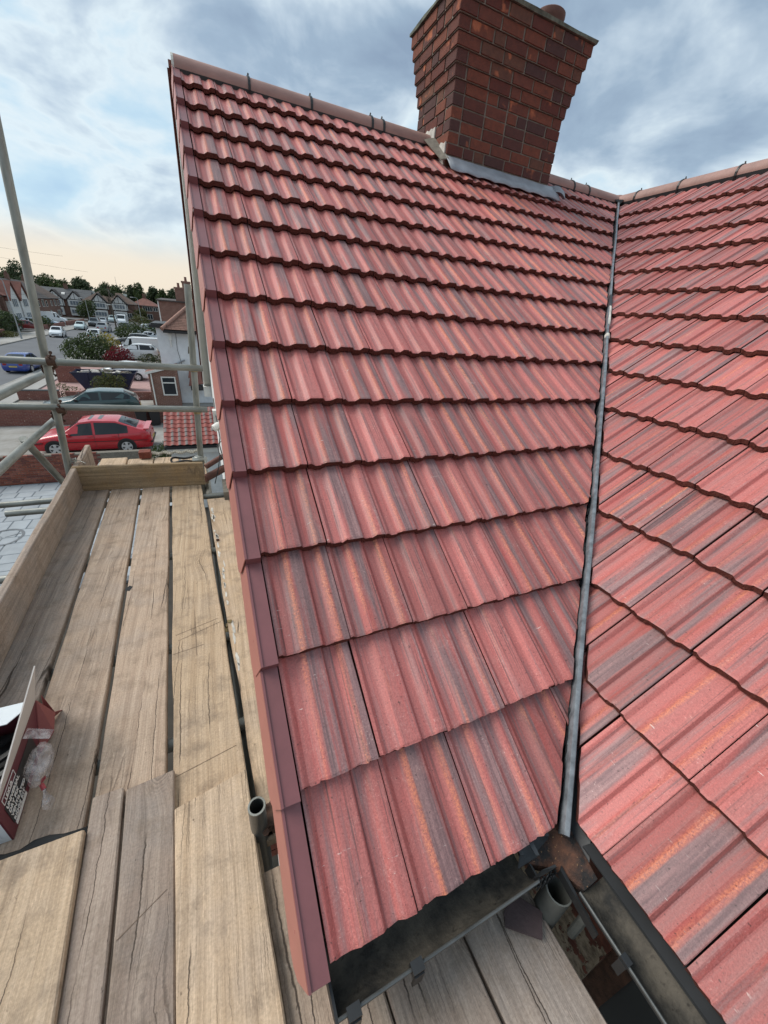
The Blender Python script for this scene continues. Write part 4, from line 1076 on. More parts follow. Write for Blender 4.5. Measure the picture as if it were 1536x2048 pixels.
cp('bottom_panel', 'card_grey', bp(bx0 + t_, by0 + t_, 0), bp(bx1 - t_, by0 + t_, 0), bp(bx1 - t_, by1 - t_, 0), bp(bx0 + t_, by1 - t_, 0), off=(0, 0, t_))
cp('flap', 'card_grey', bp(bx1, by0 + .01, bh + .001), bp(bx1, by1 - .005, bh + .001), V(-.700, -2.745, DZ + .262), V(-.700, -3.10, DZ + .182), off=(-.004, 0, 0))
cp('flap', 'card_red', bp(bx1 - .002, by1 + .001, .012), bp(bx1 + .030, by1 + .055, .0), bp(bx1 + .034, by1 + .0, .06), bp(bx1 + .012, by1 + .02, bh - .004), off=(-.003, .002, 0))
cp('flap', 'card_red', bp(bx1 + .004, by1 - .11, .004), bp(bx1 + .036, by1 - .06, .03), bp(bx1 + .034, by1 + .0, .058), bp(bx1 + .003, by1 - .0, bh - .002), off=(-.003, 0, 0.001))
cp('flap', 'card_white', bp(bx0 - .05, by1 + .002, bh + .004), bp(bx1 - .012, by1 + .0, bh + .002), bp(bx1 - .022, by1 - .05, bh + .012), bp(bx1 - .05, by1 - .085, bh + .012), bp(bx0 - .05, by1 - .08, bh + .012), off=(0, 0, .003))
cp('contents', 'black_plastic', bp(bx0 + .02, by0 + .02, .01), bp(bx1 - .02, by0 + .02, .01), bp(bx1 - .02, by1 - .03, .01), bp(bx0 + .02, by1 - .03, .01), off=(0, 0, .035))
for i in range(3): cp('clip_bundle', 'black_plastic', bp(bx1 - .10, by1 - .10 - .07 * i, .06), bp(bx1 - .03, by1 - .07 - .07 * i, .08), bp(bx1 - .03, by1 - .05 - .07 * i, .08), bp(bx1 - .10, by1 - .08 - .07 * i, .06), off=(0, 0, .012))
cp('label_sticker', 'card_white', bp(bx0 + .03, by0 - .0015, .02), bp(bx1 - .02, by0 - .0015, .02), bp(bx1 - .02, by0 - .0015, .115), bp(bx0 + .03, by0 - .0015, .115), off=(0, -.001, 0))
tape = cp('print_panel', 'trim_black', bp(bx1 + .0008, by0 + .030, .026), bp(bx1 + .0008, by0 + .262, .026), bp(bx1 + .0008, by0 + .262, .104), bp(bx1 + .0008, by0 + .030, .104), off=(.0006, 0, 0))
def lettering(txt, y, zz_, size, mt='print_white', bold=True):
    cu = bpy.data.curves.new('lettering', 'FONT'); cu.body = txt; cu.size = size; cu.extrude = .0006; cu.offset = .0004 if bold else .0002
    cu.space_character = 1.06
    tmp = bpy.data.objects.new('tmp', cu); COL.objects.link(tmp); dg = bpy.context.evaluated_depsgraph_get()
    me = bpy.data.meshes.new_from_object(tmp.evaluated_get(dg)); bpy.data.objects.remove(tmp)
    me.materials.clear(); me.materials.append(MATS[mt])
    o = link('lettering', me, None, basis(V(-.036, 1, 0).normalized(), V(0, 0, 1), V(1, .036, 0).normalized(), bp(bx1 + .0022, y, zz_))); fixinv(o, box); return o
for i, tx in enumerate(('UNIVERSAL', 'DRY FIX', 'VENTILATED', 'RIDGE KIT')): lettering(tx, by0 + .036, .0880 - i * .0200, .0182)
lettering('LEXUR', by0 + .048, .113, .017, 'print_white', False)
b = MB()
for (y0_, y1_, z0_, z1_) in ((.036, .128, .1085, .1100), (.036, .128, .1305, .1320), (.036, .0375, .1100, .1305), (.1265, .128, .1100, .1305)):
    b.box(0, .0012, y0_, y1_, z0_, z1_)
o = b.build('print_frame', 'print_white'); o.matrix_world = basis(V(1, .036, 0).normalized(), V(-.036, 1, 0).normalized(), V(0, 0, 1), bp(bx1 + .0004, by0, 0)); fixinv(o, box)
b = MB(); b.box(0, .0012, .036, .125, .008, .021)
o = b.build('print_bar', 'print_white'); o.matrix_world = basis(V(1, .036, 0).normalized(), V(-.036, 1, 0).normalized(), V(0, 0, 1), bp(bx1 + .0004, by0, 0)); fixinv(o, box)

bag = thing('plastic_bag', 'knotted clear plastic bag hanging over the side of the maroon carton', 'bag', (-.69, -2.97, DZ + .08))
b = MB(); rnd = random.Random(2); rs = []
for i in range(11):
    t = i / 10; ph = PI * t
    ring = []
    for j in range(18):
        a = 2 * PI * j / 18; wr = 1 + .10 * math.sin(3 * a + i) + rnd.uniform(-.05, .05)
        r = math.sin(ph) ** .8 * wr
        ring.append(V(.034 * r * math.cos(a), .060 * r * math.sin(a) - .035 * (t - .5), .045 - .105 * t + .004 * math.sin(5 * a)))
    rs.append(ring)
b.rings(rs); o = b.build('bag_body', 'clear_bag', bag, True); o.location = (.015, -.02, 0)
b = MB(); b.tube((.024, -.068, -.040), (.032, -.082, -.048), .006, 8); b.build('tape', 'tape_red', bag); 
b = MB(); b.slab([(.022, -.060, -.030), (.036, -.056, -.022), (.040, -.066, -.020), (.026, -.072, -.034)], (0, 0, .002)); b.build('tape', 'tape_red', bag)
b = MB(); rs = []
for i in range(5):
    t = i / 4; rs.append([V(.032 + .016 * t + .016 * t * math.cos(a) * (1 + .4 * math.sin(3 * a)), -.082 - .045 * t + .014 * t * math.sin(a), -.046 - .018 * t + .010 * t * math.sin(2 * a)) for a in [2 * PI * j / 12 for j in range(12)]])
rs[0] = [p + V(.004 * math.cos(j), .004 * math.sin(j), 0) for j, p in enumerate(rs[0])]
b.rings(rs, True, False); b.build('bag_tail', 'clear_bag', bag)
b = MB(); b.slab([(-.02, .03, .07), (.035, .035, .03), (.038, .07, .025), (-.015, .06, .075)], (.002, 0, .002)); b.build('bag_neck', 'clear_bag', bag)
# marks and wear on the boards
def mark(nm, mt, pts, parent, th=.0006):
    b = MB(); b.slab([V(*p) for p in pts], (0, 0, th)); o = b.build(nm, mt); fixinv(o, parent); return o
BD = {o['label']: o for o in COL.objects if o.name.startswith('scaffold_board')}
def bd(k): return next(o for l, o in BD.items() if k in l)
sq = bd('square hole'); mark('square_hole', 'felt', [(-.585, -2.02, DZ + .0006), (-.560, -2.035, DZ + .0006), (-.548, -2.0, DZ + .0006), (-.565, -1.985, DZ + .0006)], sq)
kb = bd('knot and saw cut'); mark('saw_cut', 'scratch', [(-.405, -3.505, ZU - .0154), (-.300, -3.447, ZU - .0154), (-.300, -3.4455, ZU - .0154), (-.405, -3.5025, ZU - .0154)], kb)
rb2 = bd('rough scored')
for (xa_, ya_, xb_, yb_) in ((-.30, -3.14, -.10, -3.10), (-.31, -2.50, -.12, -2.43), (-.32, -2.46, -.13, -2.40), (-.24, -2.30, -.23, -2.62), (-.33, -2.58, -.2, -2.56)):
    d2 = V(yb_ - ya_, xa_ - xb_, 0).normalized() * .0006
    mark('saw_cut', 'scratch', [(xa_ - d2.x, ya_ - d2.y, DZ + .0006), (xb_ - d2.x, yb_ - d2.y, DZ + .0006), (xb_ + d2.x, yb_ + d2.y, DZ + .0006), (xa_ + d2.x, ya_ + d2.y, DZ + .0006)], rb2)
nb5 = bd('plaster splashed'); rnd = random.Random(19); bsp = MB()
for i in range(30):
    y_ = -.98 - 1.9 * rnd.random(); x_ = -.164 - .042 * (y_ + .63) + .012 + abs(rnd.gauss(0, .010)); a = rnd.uniform(.005, .010); l_ = rnd.uniform(1.5, 7)
    n_ = 12; bsp.slab([V(x_ + a * rnd.uniform(.35, 1) * math.cos(2 * PI * k / n_) - .042 * a * l_ * math.sin(2 * PI * k / n_), y_ + l_ * a * rnd.uniform(.6, 1) * math.sin(2 * PI * k / n_), DZ - .0195) for k in range(n_)], (0, 0, .0008))
o = bsp.build('plaster_splashes', 'white_mortar'); fixinv(o, nb5); o['kind'] = 'stuff'

# ------------------------------------------------------------------ plants
def leaves(b, c, rx, ry, rz, n, size, rnd, mi=0, shell=.55):
    for _ in range(n):
        while True:
            d_ = V(rnd.gauss(0, 1), rnd.gauss(0, 1), rnd.gauss(0, 1))
            if d_.length > .01: break
        d_.normalize(); q = shell + (1 - shell) * rnd.random() ** .6
        q *= 1 + .16 * math.sin(d_.x * 5 + c[0]) * math.cos(d_.y * 4 + d_.z * 6 + c[1])
        p = V(c[0] + d_.x * rx * q, c[1] + d_.y * ry * q, c[2] + d_.z * rz * q)
        a = V(rnd.gauss(0, 1), rnd.gauss(0, 1), rnd.gauss(0, 1)).normalized()
        if rnd.random() < .5: a = (a + d_ * .2).normalized()
        u = a.orthogonal().normalized(); v = a.cross(u); s_ = size * rnd.uniform(.6, 1.3)
        b.add([p - u * s_, p + v * s_ * .45, p + u * s_, p - v * s_ * .45], [(0, 1, 2, 3)], mi)
def plant(name, label, cat, loc, blobs, n, size, mats, seed, trunk=None, group=None, extra=None):
    rnd = random.Random(seed); t = thing(name, label, cat, loc, 0, group)
    b = MB(); tot = sum(k[3] * k[4] for k in blobs)
    for (x_, y_, z_, rx, rz) in blobs:
        leaves(b, (x_, y_, z_), rx, rx, rz, max(20, int(n * rx * rz / tot)), size, rnd, 0)
        if len(mats) > 1: leaves(b, (x_, y_, z_), rx * .96, rx * .96, rz * .96, max(10, int(n * .35 * rx * rz / tot)), size, rnd, 1)
    if extra:
        for (mi, k, q) in extra:
            for (x_, y_, z_, rx, rz) in blobs: leaves(b, (x_, y_, z_), rx * 1.02, rx * 1.02, rz * 1.02, k, q, rnd, mi, .95)
    b.build('crown', mats, t)
    if trunk:
        b = MB(); h, r = trunk; b.tube((0, 0, -.2), (0, 0, h), r, 8, True, 0, r * .6)
        for (x_, y_, z_, rx, rz) in blobs[:6]: b.tube((0, 0, h * .7), (x_ * .8, y_ * .8, z_), r * .45, 6, True, 0, r * .15)
        b.build('trunk', 'bark', t)
    return t
def blob_set(rnd, w_, h, n, base=0.0):
    r = []
    for _ in range(n):
        a = rnd.uniform(0, 2 * PI); q = rnd.uniform(.1, .6) * w_
        rr = rnd.uniform(.30, .52) * w_
        r.append((q * math.cos(a), q * math.sin(a), base + rnd.uniform(.25, .75) * h, rr, min(rr * .9, h * .35)))
    r.append((0, 0, base + h * .62, w_ * .5, h * .36)); return r

# ------------------------------------------------------------------ vehicles
def lerp(a, b, t): return a + (b - a) * t
KINDS = {  # stations: x (front +), belt z, top z, half width, roof half width
 'saloon': (4.5, 1.44, [(2.25, .50, .52, .62), (2.16, .62, .66, .78), (1.65, .77, .82, .85), (1.05, .83, .91, .875), (.40, .85, 1.40, .88), (-.1, .86, 1.46, .88), (-.95, .88, 1.43, .88), (-1.80, .94, 1.07, .87), (-2.05, .98, 1.02, .83), (-2.2, .80, .82, .74), (-2.25, .55, .57, .66)], (3, 4, 6, 7), .315, (1.36, -1.24)),
 'hatch': (3.7, 1.48, [(1.85, .50, .52, .62), (1.74, .66, .70, .76), (1.15, .84, .90, .82), (.78, .92, .98, .83), (.15, .95, 1.42, .84), (-.3, .96, 1.48, .84), (-1.1, .97, 1.43, .83), (-1.68, .98, 1.02, .80), (-1.80, .75, .78, .74), (-1.85, .5, .52, .66)], (3, 4, 6, 7), .30, (1.15, -1.15)),
 'estate': (4.8, 1.47, [(2.4, .50, .52, .64), (2.28, .64, .68, .80), (1.4, .84, .90, .88), (.85, .93, .98, .89), (.10, .96, 1.42, .90), (-.5, .97, 1.47, .90), (-1.6, 1.0, 1.42, .89), (-2.22, 1.02, 1.08, .86), (-2.36, .80, .83, .78), (-2.4, .52, .54, .68)], (3, 4, 6, 7), .325, (1.45, -1.30)),
 'suv': (4.6, 1.72, [(2.3, .60, .62, .68), (2.2, .82, .86, .84), (1.4, 1.0, 1.05, .92), (.95, 1.05, 1.1, .93), (.25, 1.1, 1.66, .94), (-.4, 1.1, 1.72, .94), (-1.6, 1.12, 1.68, .93), (-2.15, 1.12, 1.2, .90), (-2.26, .9, .93, .84), (-2.3, .6, .62, .76)], (3, 4, 6, 7), .36, (1.4, -1.35)),
 'van': (5.3, 2.3, [(2.65, .65, .67, .80), (2.5, 1.0, 1.04, .92), (1.95, 1.22, 1.28, .97), (1.6, 1.3, 1.36, .98), (.95, 1.35, 2.2, .99), (.5, 1.36, 2.3, .99), (-2.45, 1.36, 2.3, .99), (-2.58, 1.34, 2.22, .98), (-2.63, .9, .93, .97), (-2.65, .55, .57, .94)], (3, 4, 5, 5), .34, (1.7, -1.6)),
}
def vehicle(name, label, kind, paint_, loc, rz, cat='car', group=None, detail=0, panel=False):
    L_, H, S_, cab, wr, ax = KINDS[kind]
    t = thing(name, label, cat, loc, rz, group)
    rings = []
    for i, (x_, zb, zt, hw) in enumerate(S_):
        z0 = .22 if 0 < i < len(S_) - 1 else .30
        hr = hw * (.70 if zt - zb > .25 else .86)
        if kind == 'van': hr = hw * .93 if zt > 2 else hw * .86
        zm = lerp(z0, zb, .45)
        left = [V(x_, hw * .90, z0), V(x_, hw * .99, lerp(z0, zm, .5)), V(x_, hw, zm), V(x_, hw * .985, lerp(zm, zb, .8)), V(x_, hw * .95, zb), V(x_, hr, zt - (.02 if zt - zb > .2 else 0)), V(x_, hr * .6, zt + .012)]
        rings.append(left + [V(p.x, -p.y, p.z) for p in reversed(left)])
    b = MB(); b.rings(rings); b.build('body', paint_, t, True)
    def sidept(i, f_, s_, off=.006):
        # point on the side glass between belt (f=0) and roof (f=1) at fractional station i
        k = int(math.floor(i)); fr = i - k; k2 = min(k + 1, len(rings) - 1)
        a = lerp(rings[k][4], rings[k2][4], fr); c_ = lerp(rings[k][5], rings[k2][5], fr)
        p = lerp(a, c_, f_); return V(p.x, s_ * (p.y + off), p.z + off * .3)
    c0, c1, c2, c3 = cab
    for s_ in (1, -1):
        spans = [(c0 + .22, c1 + .05, (c1 + c2) / 2 - .08), ((c1 + c2) / 2 + .06, None, c3 - (.42 if kind != 'saloon' else .5))]
        if kind == 'van': spans = [(c0 + .22, c1 + .05, c1 + .85)]
        for (a, m_, e_) in spans:
            pts = [sidept(a, .03, s_)]
            steps = [a + (e_ - a) * q / 6 for q in range(1, 7)]
            low = [sidept(q, .03, s_) for q in steps]; upq = []
            for q in reversed([a + (e_ - a) * j / 6 for j in range(0, 7)]):
                upq.append(sidept(q, .88, s_))
            b = MB(); b.poly(pts + low + upq); o = b.build('side_window', 'car_glass', t)
            if panel and m_ is None: pass
    def toppt(i, yf, off=.008):
        k = int(math.floor(i)); fr = i - k; k2 = min(k + 1, len(rings) - 1)
        e_ = lerp(rings[k][5], rings[k2][5], fr); m_ = lerp(rings[k][6], rings[k2][6], fr)
        z_ = lerp(m_.z, e_.z, max(0, (abs(yf) - .6) / .4)); d_ = 1 if i < (c1 + c2) / 2 else -1
        return V(e_.x + d_ * off * .8, e_.y * yf, z_ + off)
    for nm, (a, e_) in (('windscreen', (c0 + .10, c1 - .04)), ('rear_window', (c2 + .12, c3 - .12))):
        if kind == 'van' and nm == 'rear_window': continue
        b = MB(); rs = [[toppt(a + (e_ - a) * q / 4, yf) for yf in (-.86, -.6, 0, .6, .86)] for q in range(5)]
        b.rings(rs, False, False); b.build(nm, 'car_glass', t, True)
    hw = max(k[3] for k in S_)
    for xw in ax:
        for s_ in (1, -1):
            b = MB(); b.tube((xw, s_ * (hw - .02), wr + .01), (xw, s_ * (hw + .004), wr + .01), wr * 1.17, 22); b.build('wheel_arch', 'trim_black', t)
            b = MB(); b.lathe([(wr * .62, -.09), (wr * .95, -.095), (wr, -.06), (wr, .06), (wr * .95, .095), (wr * .66, .09)], (0, 0, 0), 24, 0, 'y')
            o = b.build('wheel', 'tyre', t, True); o.location = (xw, s_ * (hw - .085), wr)
            b = MB(); b.lathe([(wr * .68, .070), (wr * .68, .100), (wr * .60, .100), (wr * .58, .07)], (0, 0, 0), 24, 0, 'y')
            b.lathe([(wr * .2, .06), (wr * .2, .102), (wr * .12, .106), (.005, .106)], (0, 0, 0), 12, 0, 'y')
            for k in range(5):
                a = 2 * PI * k / 5 + .3; u_ = V(math.cos(a), 0, math.sin(a)); v_ = V(-math.sin(a), 0, math.cos(a))
                p = [u_ * wr * .12 - v_ * wr * .13 + V(0, .104, 0), u_ * wr * .12 + v_ * wr * .13 + V(0, .104, 0), u_ * wr * .62 + v_ * wr * .19 + V(0, .100, 0), u_ * wr * .62 - v_ * wr * .19 + V(0, .100, 0)]
                b.slab(p, (0, -.02, 0))
            rim = b.build('rim', 'alloy', o)
            if s_ < 0: rim.rotation_euler = (0, 0, PI)
    F, Rr = S_[1], S_[-2]
    for s_ in (1, -1):
        b = MB(); b.box(Rr[0] - .035, Rr[0] + .10, s_ * Rr[3] * .70 - .12, s_ * Rr[3] * .70 + .12, Rr[1] - .22, Rr[1] + .02); b.build('tail_lamp', 'lamp_red', t)
        b = MB(); b.box(F[0] - .16, F[0] + .035, s_ * F[3] * .68 - .15, s_ * F[3] * .68 + .15, F[1] - .10, F[1] + .03); b.build('headlight', 'lamp_clear', t)
        cw = S_[c0]; b = MB(); b.box(cw[0] - .30, cw[0] - .16, s_ * (hw - .02), s_ * (hw - .02) + s_ * .16, cw[1] + .03, cw[1] + .15); b.build('wing_mirror', paint_ if detail else 'trim_black', t)
    b = MB(); b.box(Rr[0] - .06, Rr[0] - .0, -.26, .26, Rr[1] - .30, Rr[1] - .19); b.build('number_plate', 'plate_yellow', t)
    b = MB(); b.box(S_[0][0] - .10, S_[0][0] + .01, -.45, .45, .36, .48); b.build('grille', 'trim_black', t)
    if detail:
        for s_ in (1, -1):
            b = MB(); b.box(-2.1, .95, s_ * (hw + .0), s_ * (hw + .008), .58, .605); b.box(1.75, 2.12, s_ * (.80), s_ * (.868), .56, .59); b.build('side_moulding', 'trim_black', t)
            b = MB()
            for xq in (.92, -.10, -1.0): b.box(xq - .004, xq + .004, s_ * (hw - .02), s_ * (hw + .003), .34, .92)
            b.build('door_gap', 'trim_black', t)
            for xq in (.05, -.85):
                b = MB(); b.box(xq - .09, xq + .09, s_ * (hw - .01), s_ * (hw + .028), .80, .83); b.build('door_handle', paint_, t)
        b = MB(); b.box(-.42, .08, -.36, .36, 1.44, 1.466); b.build('sunroof', 'car_glass', t)
        b = MB(); b.tube((-1.25, 0, 1.38), (-1.29, 0, 1.46), .012, 6); b.build('aerial', 'trim_black', t)
        b = MB(); b.box(-2.2, -1.98, -.72, .72, 1.03, 1.075); b.build('spoiler', paint_, t)
        b = MB(); b.box(-2.29, -2.2, -.78, .78, .44, .50); b.build('bumper_strip', 'trim_black', t)
    return t
GC = 'cars in the street'
vehicle('parked_car', 'red saloon car with alloy wheels parked on the concrete drive', 'saloon', 'paint_red', (-4.92, 16.55, .03), PI, group=GC, detail=1)
vehicle('parked_car', 'dark teal estate car behind the brick wall above the red car', 'estate', 'paint_teal', (-6.30, 23.35, .03), PI + .10, group=GC)
vehicle('parked_car', 'blue saloon car seen from behind on the near side of the road', 'saloon', 'paint_blue', (-14.3, 40.4, 0), PI / 2 - .04, group=GC)
vehicle('parked_car', 'white car standing behind the navy skip', 'hatch', 'paint_white', (-6.5, 36.3, .03), PI, group=GC)
vehicle('parked_car', 'white small car coming along the left lane of the road', 'hatch', 'paint_white', (-20.3, 75.6, 0), -PI / 2 + .06, group=GC)
vehicle('parked_car', 'pale green car parked at the left kerb ahead of the dark one', 'hatch', 'paint_pale', (-21.1, 94.4, 0), -PI / 2, group=GC)
vehicle('parked_car', 'dark car parked at the left kerb behind the pale green one', 'suv', 'paint_black', (-21.2, 107.5, 0), -PI / 2, group=GC)
vehicle('parked_car', 'silver car third in the line at the left kerb', 'hatch', 'paint_silver', (-21.3, 118, 0), -PI / 2, group=GC)
vehicle('parked_car', 'pale car farthest away in the line at the left kerb', 'suv', 'paint_pale', (-21.0, 129.5, 0), -PI / 2, group=GC)
vehicle('parked_car', 'silver car seen from behind on the right of the road', 'suv', 'paint_silver', (-17.0, 92.5, 0), PI / 2, group=GC)
vehicle('parked_car', 'white topped car half hidden behind the big hedge', 'suv', 'paint_white', (-14.6, 72, 0), PI / 2, group=GC)
vehicle('parked_car', 'grey car parked beside the lamp posts on the right', 'hatch', 'paint_grey', (-14.6, 103, 0), PI / 2, group=GC)
vehicle('parked_van', 'white van facing the camera far along the road', 'van', 'paint_white', (-17.7, 121, 0), -PI / 2, 'van', 'vans in the street')
vehicle('parked_van', 'long white van parked side on by the left terrace', 'van', 'paint_white', (-28.3, 106, .05), .12, 'van', 'vans in the street')
vehicle('parked_car', 'pale blue car in front of the long white van', 'hatch', 'paint_sky', (-27.2, 98.5, .05), .0, group=GC)
vehicle('parked_car', 'white car beside the pale blue one on the left forecourt', 'hatch', 'paint_white', (-28.8, 95.5, .05), .1, group=GC)
vehicle('parked_car', 'white car behind the low wall at the left picture edge', 'saloon', 'paint_white', (-28.5, 72, .05), PI, group=GC)
vehicle('parked_car', 'white estate with dark windows beyond the red maple', 'suv', 'paint_white', (-7.0, 50.5, .03), PI, group=GC)
vehicle('parked_van', 'white van roof showing behind the white estate', 'van', 'paint_white', (-7.3, 55.6, -.25), PI + .03, 'van', 'vans in the street')
vehicle('parked_car', 'black large car nose to the left in front of the dark fence', 'suv', 'paint_black', (-9.0, 66.5, .03), PI + .05, group=GC)
vehicle('parked_van', 'white van by the far end of the white house', 'van', 'paint_white', (-8.6, 83, .03), PI + .1, 'van', 'vans in the street')
vehicle('parked_car', 'white car low behind the shrubs beside the white van', 'hatch', 'paint_white', (-8.4, 76, .03), PI + .1, group=GC)
vehicle('parked_car', 'maroon car on the left forecourt behind the scaffold pole', 'hatch', 'paint_maroon', (-26.6, 86, .05), .2, group=GC)

# ------------------------------------------------------------------ garden walls
def garden_wall(label, x0, x1, y0, y1, h, mt='drive_wall_brick', cope=None):
    t = thing('garden_wall', label, 'wall', ((x0 + x1) / 2, (y0 + y1) / 2, 0))
    b = MB(); b.box(x0, x1, y0, y1, -.05, h); o = b.build('wall_body', mt); fixinv(o, t)
    if cope:
        b = MB(); b.box(x0 - .03, x1 + .03, y0 - .03, y1 + .03, h, h + .06); o = b.build('coping', cope); fixinv(o, t)
    return t
ow = thing('garden_wall', 'red brick boundary wall with broken top beyond the grey paved drive', 'wall', (-7, 12.75, 0))
b = MB(); b.box(-11, -2.5, 12.67, 12.90, -.05, 1.06); o = b.build('mortar_core', 'mortar'); fixinv(o, ow)
for r_ in range(14):
    z_ = .02 + r_ * .077; x_ = -9.0 - (.1125 if r_ % 2 else 0)
    while x_ < -4.2:
        if not (r_ == 13 and random.random() < .35):
            o = link('brick', brick_mesh(.215, .1, BH, 'garden_brick', random.randint(0, 2)), None); o.matrix_world = Matrix.Translation((x_, 12.66 + random.uniform(-.003, .003), z_)); fixinv(o, ow)
        x_ += .225
garden_wall('brown brick wall with pale mortar spots behind the red car', -11, -2.2, 21.0, 21.23, .92)
garden_wall('low brick wall stub with dark coping near the pavement', -11.0, -8.9, 27.4, 27.65, .62, cope='roof_slate')
garden_wall('tall brick pier and wall beside the navy skip', -10.6, -9.0, 34.2, 34.5, 1.3)
garden_wall('low dark wall behind the olive shrub', -8.6, -3.6, 27.6, 27.8, .55)
garden_wall('dark wall behind the skip and white car', -9.0, -3.0, 42.8, 43.0, .55)
garden_wall('low brick front wall across the road at the left edge', -25.4, -25.1, 55, 71, 1.0)
garden_wall('low brick front wall before the left terrace forecourt', -25.4, -25.1, 88, 101, .8)
garden_wall('brick front wall below the long white van', -25.4, -25.1, 103, 118, .9)
for (x_, y_, lab) in ((-3.6, 20.55, 'left black wheelie bin behind the red car boot'), (-2.95, 20.6, 'right black wheelie bin beside the tiled garage')):
    t = thing('wheelie_bin', lab, 'bin', (x_, y_, .03), .2, 'black bins')
    b = MB(); b.rings([[V(sx * q, sy * q * 1.1, z_) for sx, sy in ((-1, -1), (1, -1), (1, 1), (-1, 1))] for q, z_ in ((.21, .06), (.27, .93), (.29, .95))]); b.build('bin_body', 'bin_black', t)
    b = MB(); b.rings([[V(sx * q, sy * q * 1.12, z_) for sx, sy in ((-1, -1), (1, -1), (1, 1), (-1, 1))] for q, z_ in ((.30, .955), (.31, .98), (.22, 1.06))]); b.build('bin_lid', 'trim_black', t)
    for s_ in (-1, 1):
        b = MB(); b.tube((s_ * .2, .24, .1), (s_ * .26, .24, .1), .1, 12); b.build('bin_wheel', 'tyre', t)
# skip
sk = thing('rubble_skip', 'navy blue rubble skip with sloping ends beside the olive shrub', 'skip', (-6.8, 31.2, .03))
b = MB(); b.rings([[V(x0_, y_, z_) for x0_, y_ in ((-a, -.8), (c_, -.8), (c_, .8), (-a, .8))] for a, c_, z_ in ((1.25, 1.25, .05), (1.95, 1.95, 1.30))], True, False); b.quad((-1.25, -.8, .05), (1.25, -.8, .05), (1.25, .8, .05), (-1.25, .8, .05)); o = b.build('skip_hull', 'skip_navy', sk); md = o.modifiers.new('t', 'SOLIDIFY'); md.thickness = .04
b = MB()
for y_ in (-.84, .80): b.box(-1.98, 1.98, y_, y_ + .05, 1.26, 1.34)
b.build('skip_rim', 'skip_navy', sk)
for xq in (-1.0, 0, 1.0):
    b = MB(); b.box(xq - .04, xq + .04, -.86, -.80, .1, 1.26); b.build('skip_rib', 'skip_navy', sk)
rb_ = thing('rubble_heap', 'pale broken rubble and timber heaped in the navy skip', 'rubble', (-6.8, 31.2, 1.0)); rnd = random.Random(6)
for i in range(26):
    b = MB(); a = rnd.uniform(.08, .3); b.box(-a, a, -a * .5, a * .5, -.06, .06, 0, Matrix.Rotation(rnd.uniform(-.6, .6), 4, 'Y') @ Matrix.Rotation(rnd.uniform(0, 3), 4, 'Z'))
    o = b.build('rubble_piece', rnd.choice(('white_mortar', 'board_wood', 'mortar', 'card_grey'))); o.parent = rb_; o.location = (rnd.uniform(-1.5, 1.5), rnd.uniform(-.6, .6), rnd.uniform(.05, .42))

# ------------------------------------------------------------------ houses
def window(t, u, z_, ww, hh, M, bars=1, frame='upvc_white', pane='glass_dark', d_=.06):
    """window on the local plane given by M (x along wall, y outwards, z up)"""
    b = MB(); f_ = .07
    b.box(u, u + ww, 0, d_, z_, z_ + f_, 0, M); b.box(u, u + ww, 0, d_, z_ + hh - f_, z_ + hh, 0, M)
    b.box(u, u + f_, 0, d_, z_ + f_, z_ + hh - f_, 0, M); b.box(u + ww - f_, u + ww, 0, d_, z_ + f_, z_ + hh - f_, 0, M)
    for k in range(bars):
        x_ = u + ww * (k + 1) / (bars + 1); b.box(x_ - f_ / 2, x_ + f_ / 2, 0, d_, z_ + f_, z_ + hh - f_, 0, M)
    o = b.build('window', frame); fixinv(o, t)
    b = MB(); b.box(u + f_, u + ww - f_, .01, .03, z_ + f_, z_ + hh - f_, 0, M); g = b.build('pane', pane); g.parent = o
    return o
def semis(name, label, cx, cy, rz, wd, dp, h, rh, wall, roof, style, group=None, wins=(), seed=0):
    t = thing(name, label, 'house', (cx, cy, 0), rz, group)
    T_ = Matrix.Translation((cx, cy, 0)) @ Matrix.Rotation(rz, 4, 'Z')
    b = MB(); b.box(-wd / 2, wd / 2, 0, dp, -.1, h); b.build('wall', wall, t)
    e_ = .35; b = MB(); rw, rd = wd / 2 + e_, dp / 2 + e_; yc = dp / 2
    hip = rd * .9 if style == 'hip' else 0
    A = [(-rw, yc - rd, h - .1), (rw, yc - rd, h - .1), (rw, yc + rd, h - .1), (-rw, yc + rd, h - .1)]; R1 = (-rw + hip, yc, h + rh); R2 = (rw - hip, yc, h + rh)
    b.add(A + [R1, R2], [(0, 1, 5, 4), (2, 3, 4, 5), (1, 2, 5), (3, 0, 4), (0, 3, 2, 1)]); rf = b.build('roof', roof, t)
    if style == 'gable':
        b = MB()
        for s_ in (-1, 1): b.slab([(s_ * wd / 2, 0, h - .1), (s_ * wd / 2, dp, h - .1), (s_ * wd / 2, yc, h + rh - .3)], (-s_ * .2, 0, 0))
        b.build('gable_end', wall, t)
    b = MB(); b.box(-.45, .45, yc - .3, yc + .3, h + rh - .6, h + rh + 1.0); o = b.build('chimney', 'far_brick'); o.parent = rf
    b = MB()
    for xq in (-.25, .25): b.lathe([(.12, 0), (.1, .35), (.13, .38), (.1, .4)], (xq, yc, h + rh + .95), 8)
    o = b.build('chimney_pots', 'pot_clay'); o.parent = rf
    b = MB(); b.tube((-rw, yc - rd - .05, h - .14), (rw, yc - rd - .05, h - .14), .07, 8); b.build('gutter', 'trim_black', t)
    MF = T_ @ basis(V(1, 0, 0), V(0, -1, 0), V(0, 0, 1), V(0, 0, 0))
    for (u, z_, ww, hh, bars) in wins: window(t, u, z_, ww, hh, MF, bars)
    return t, T_, MF
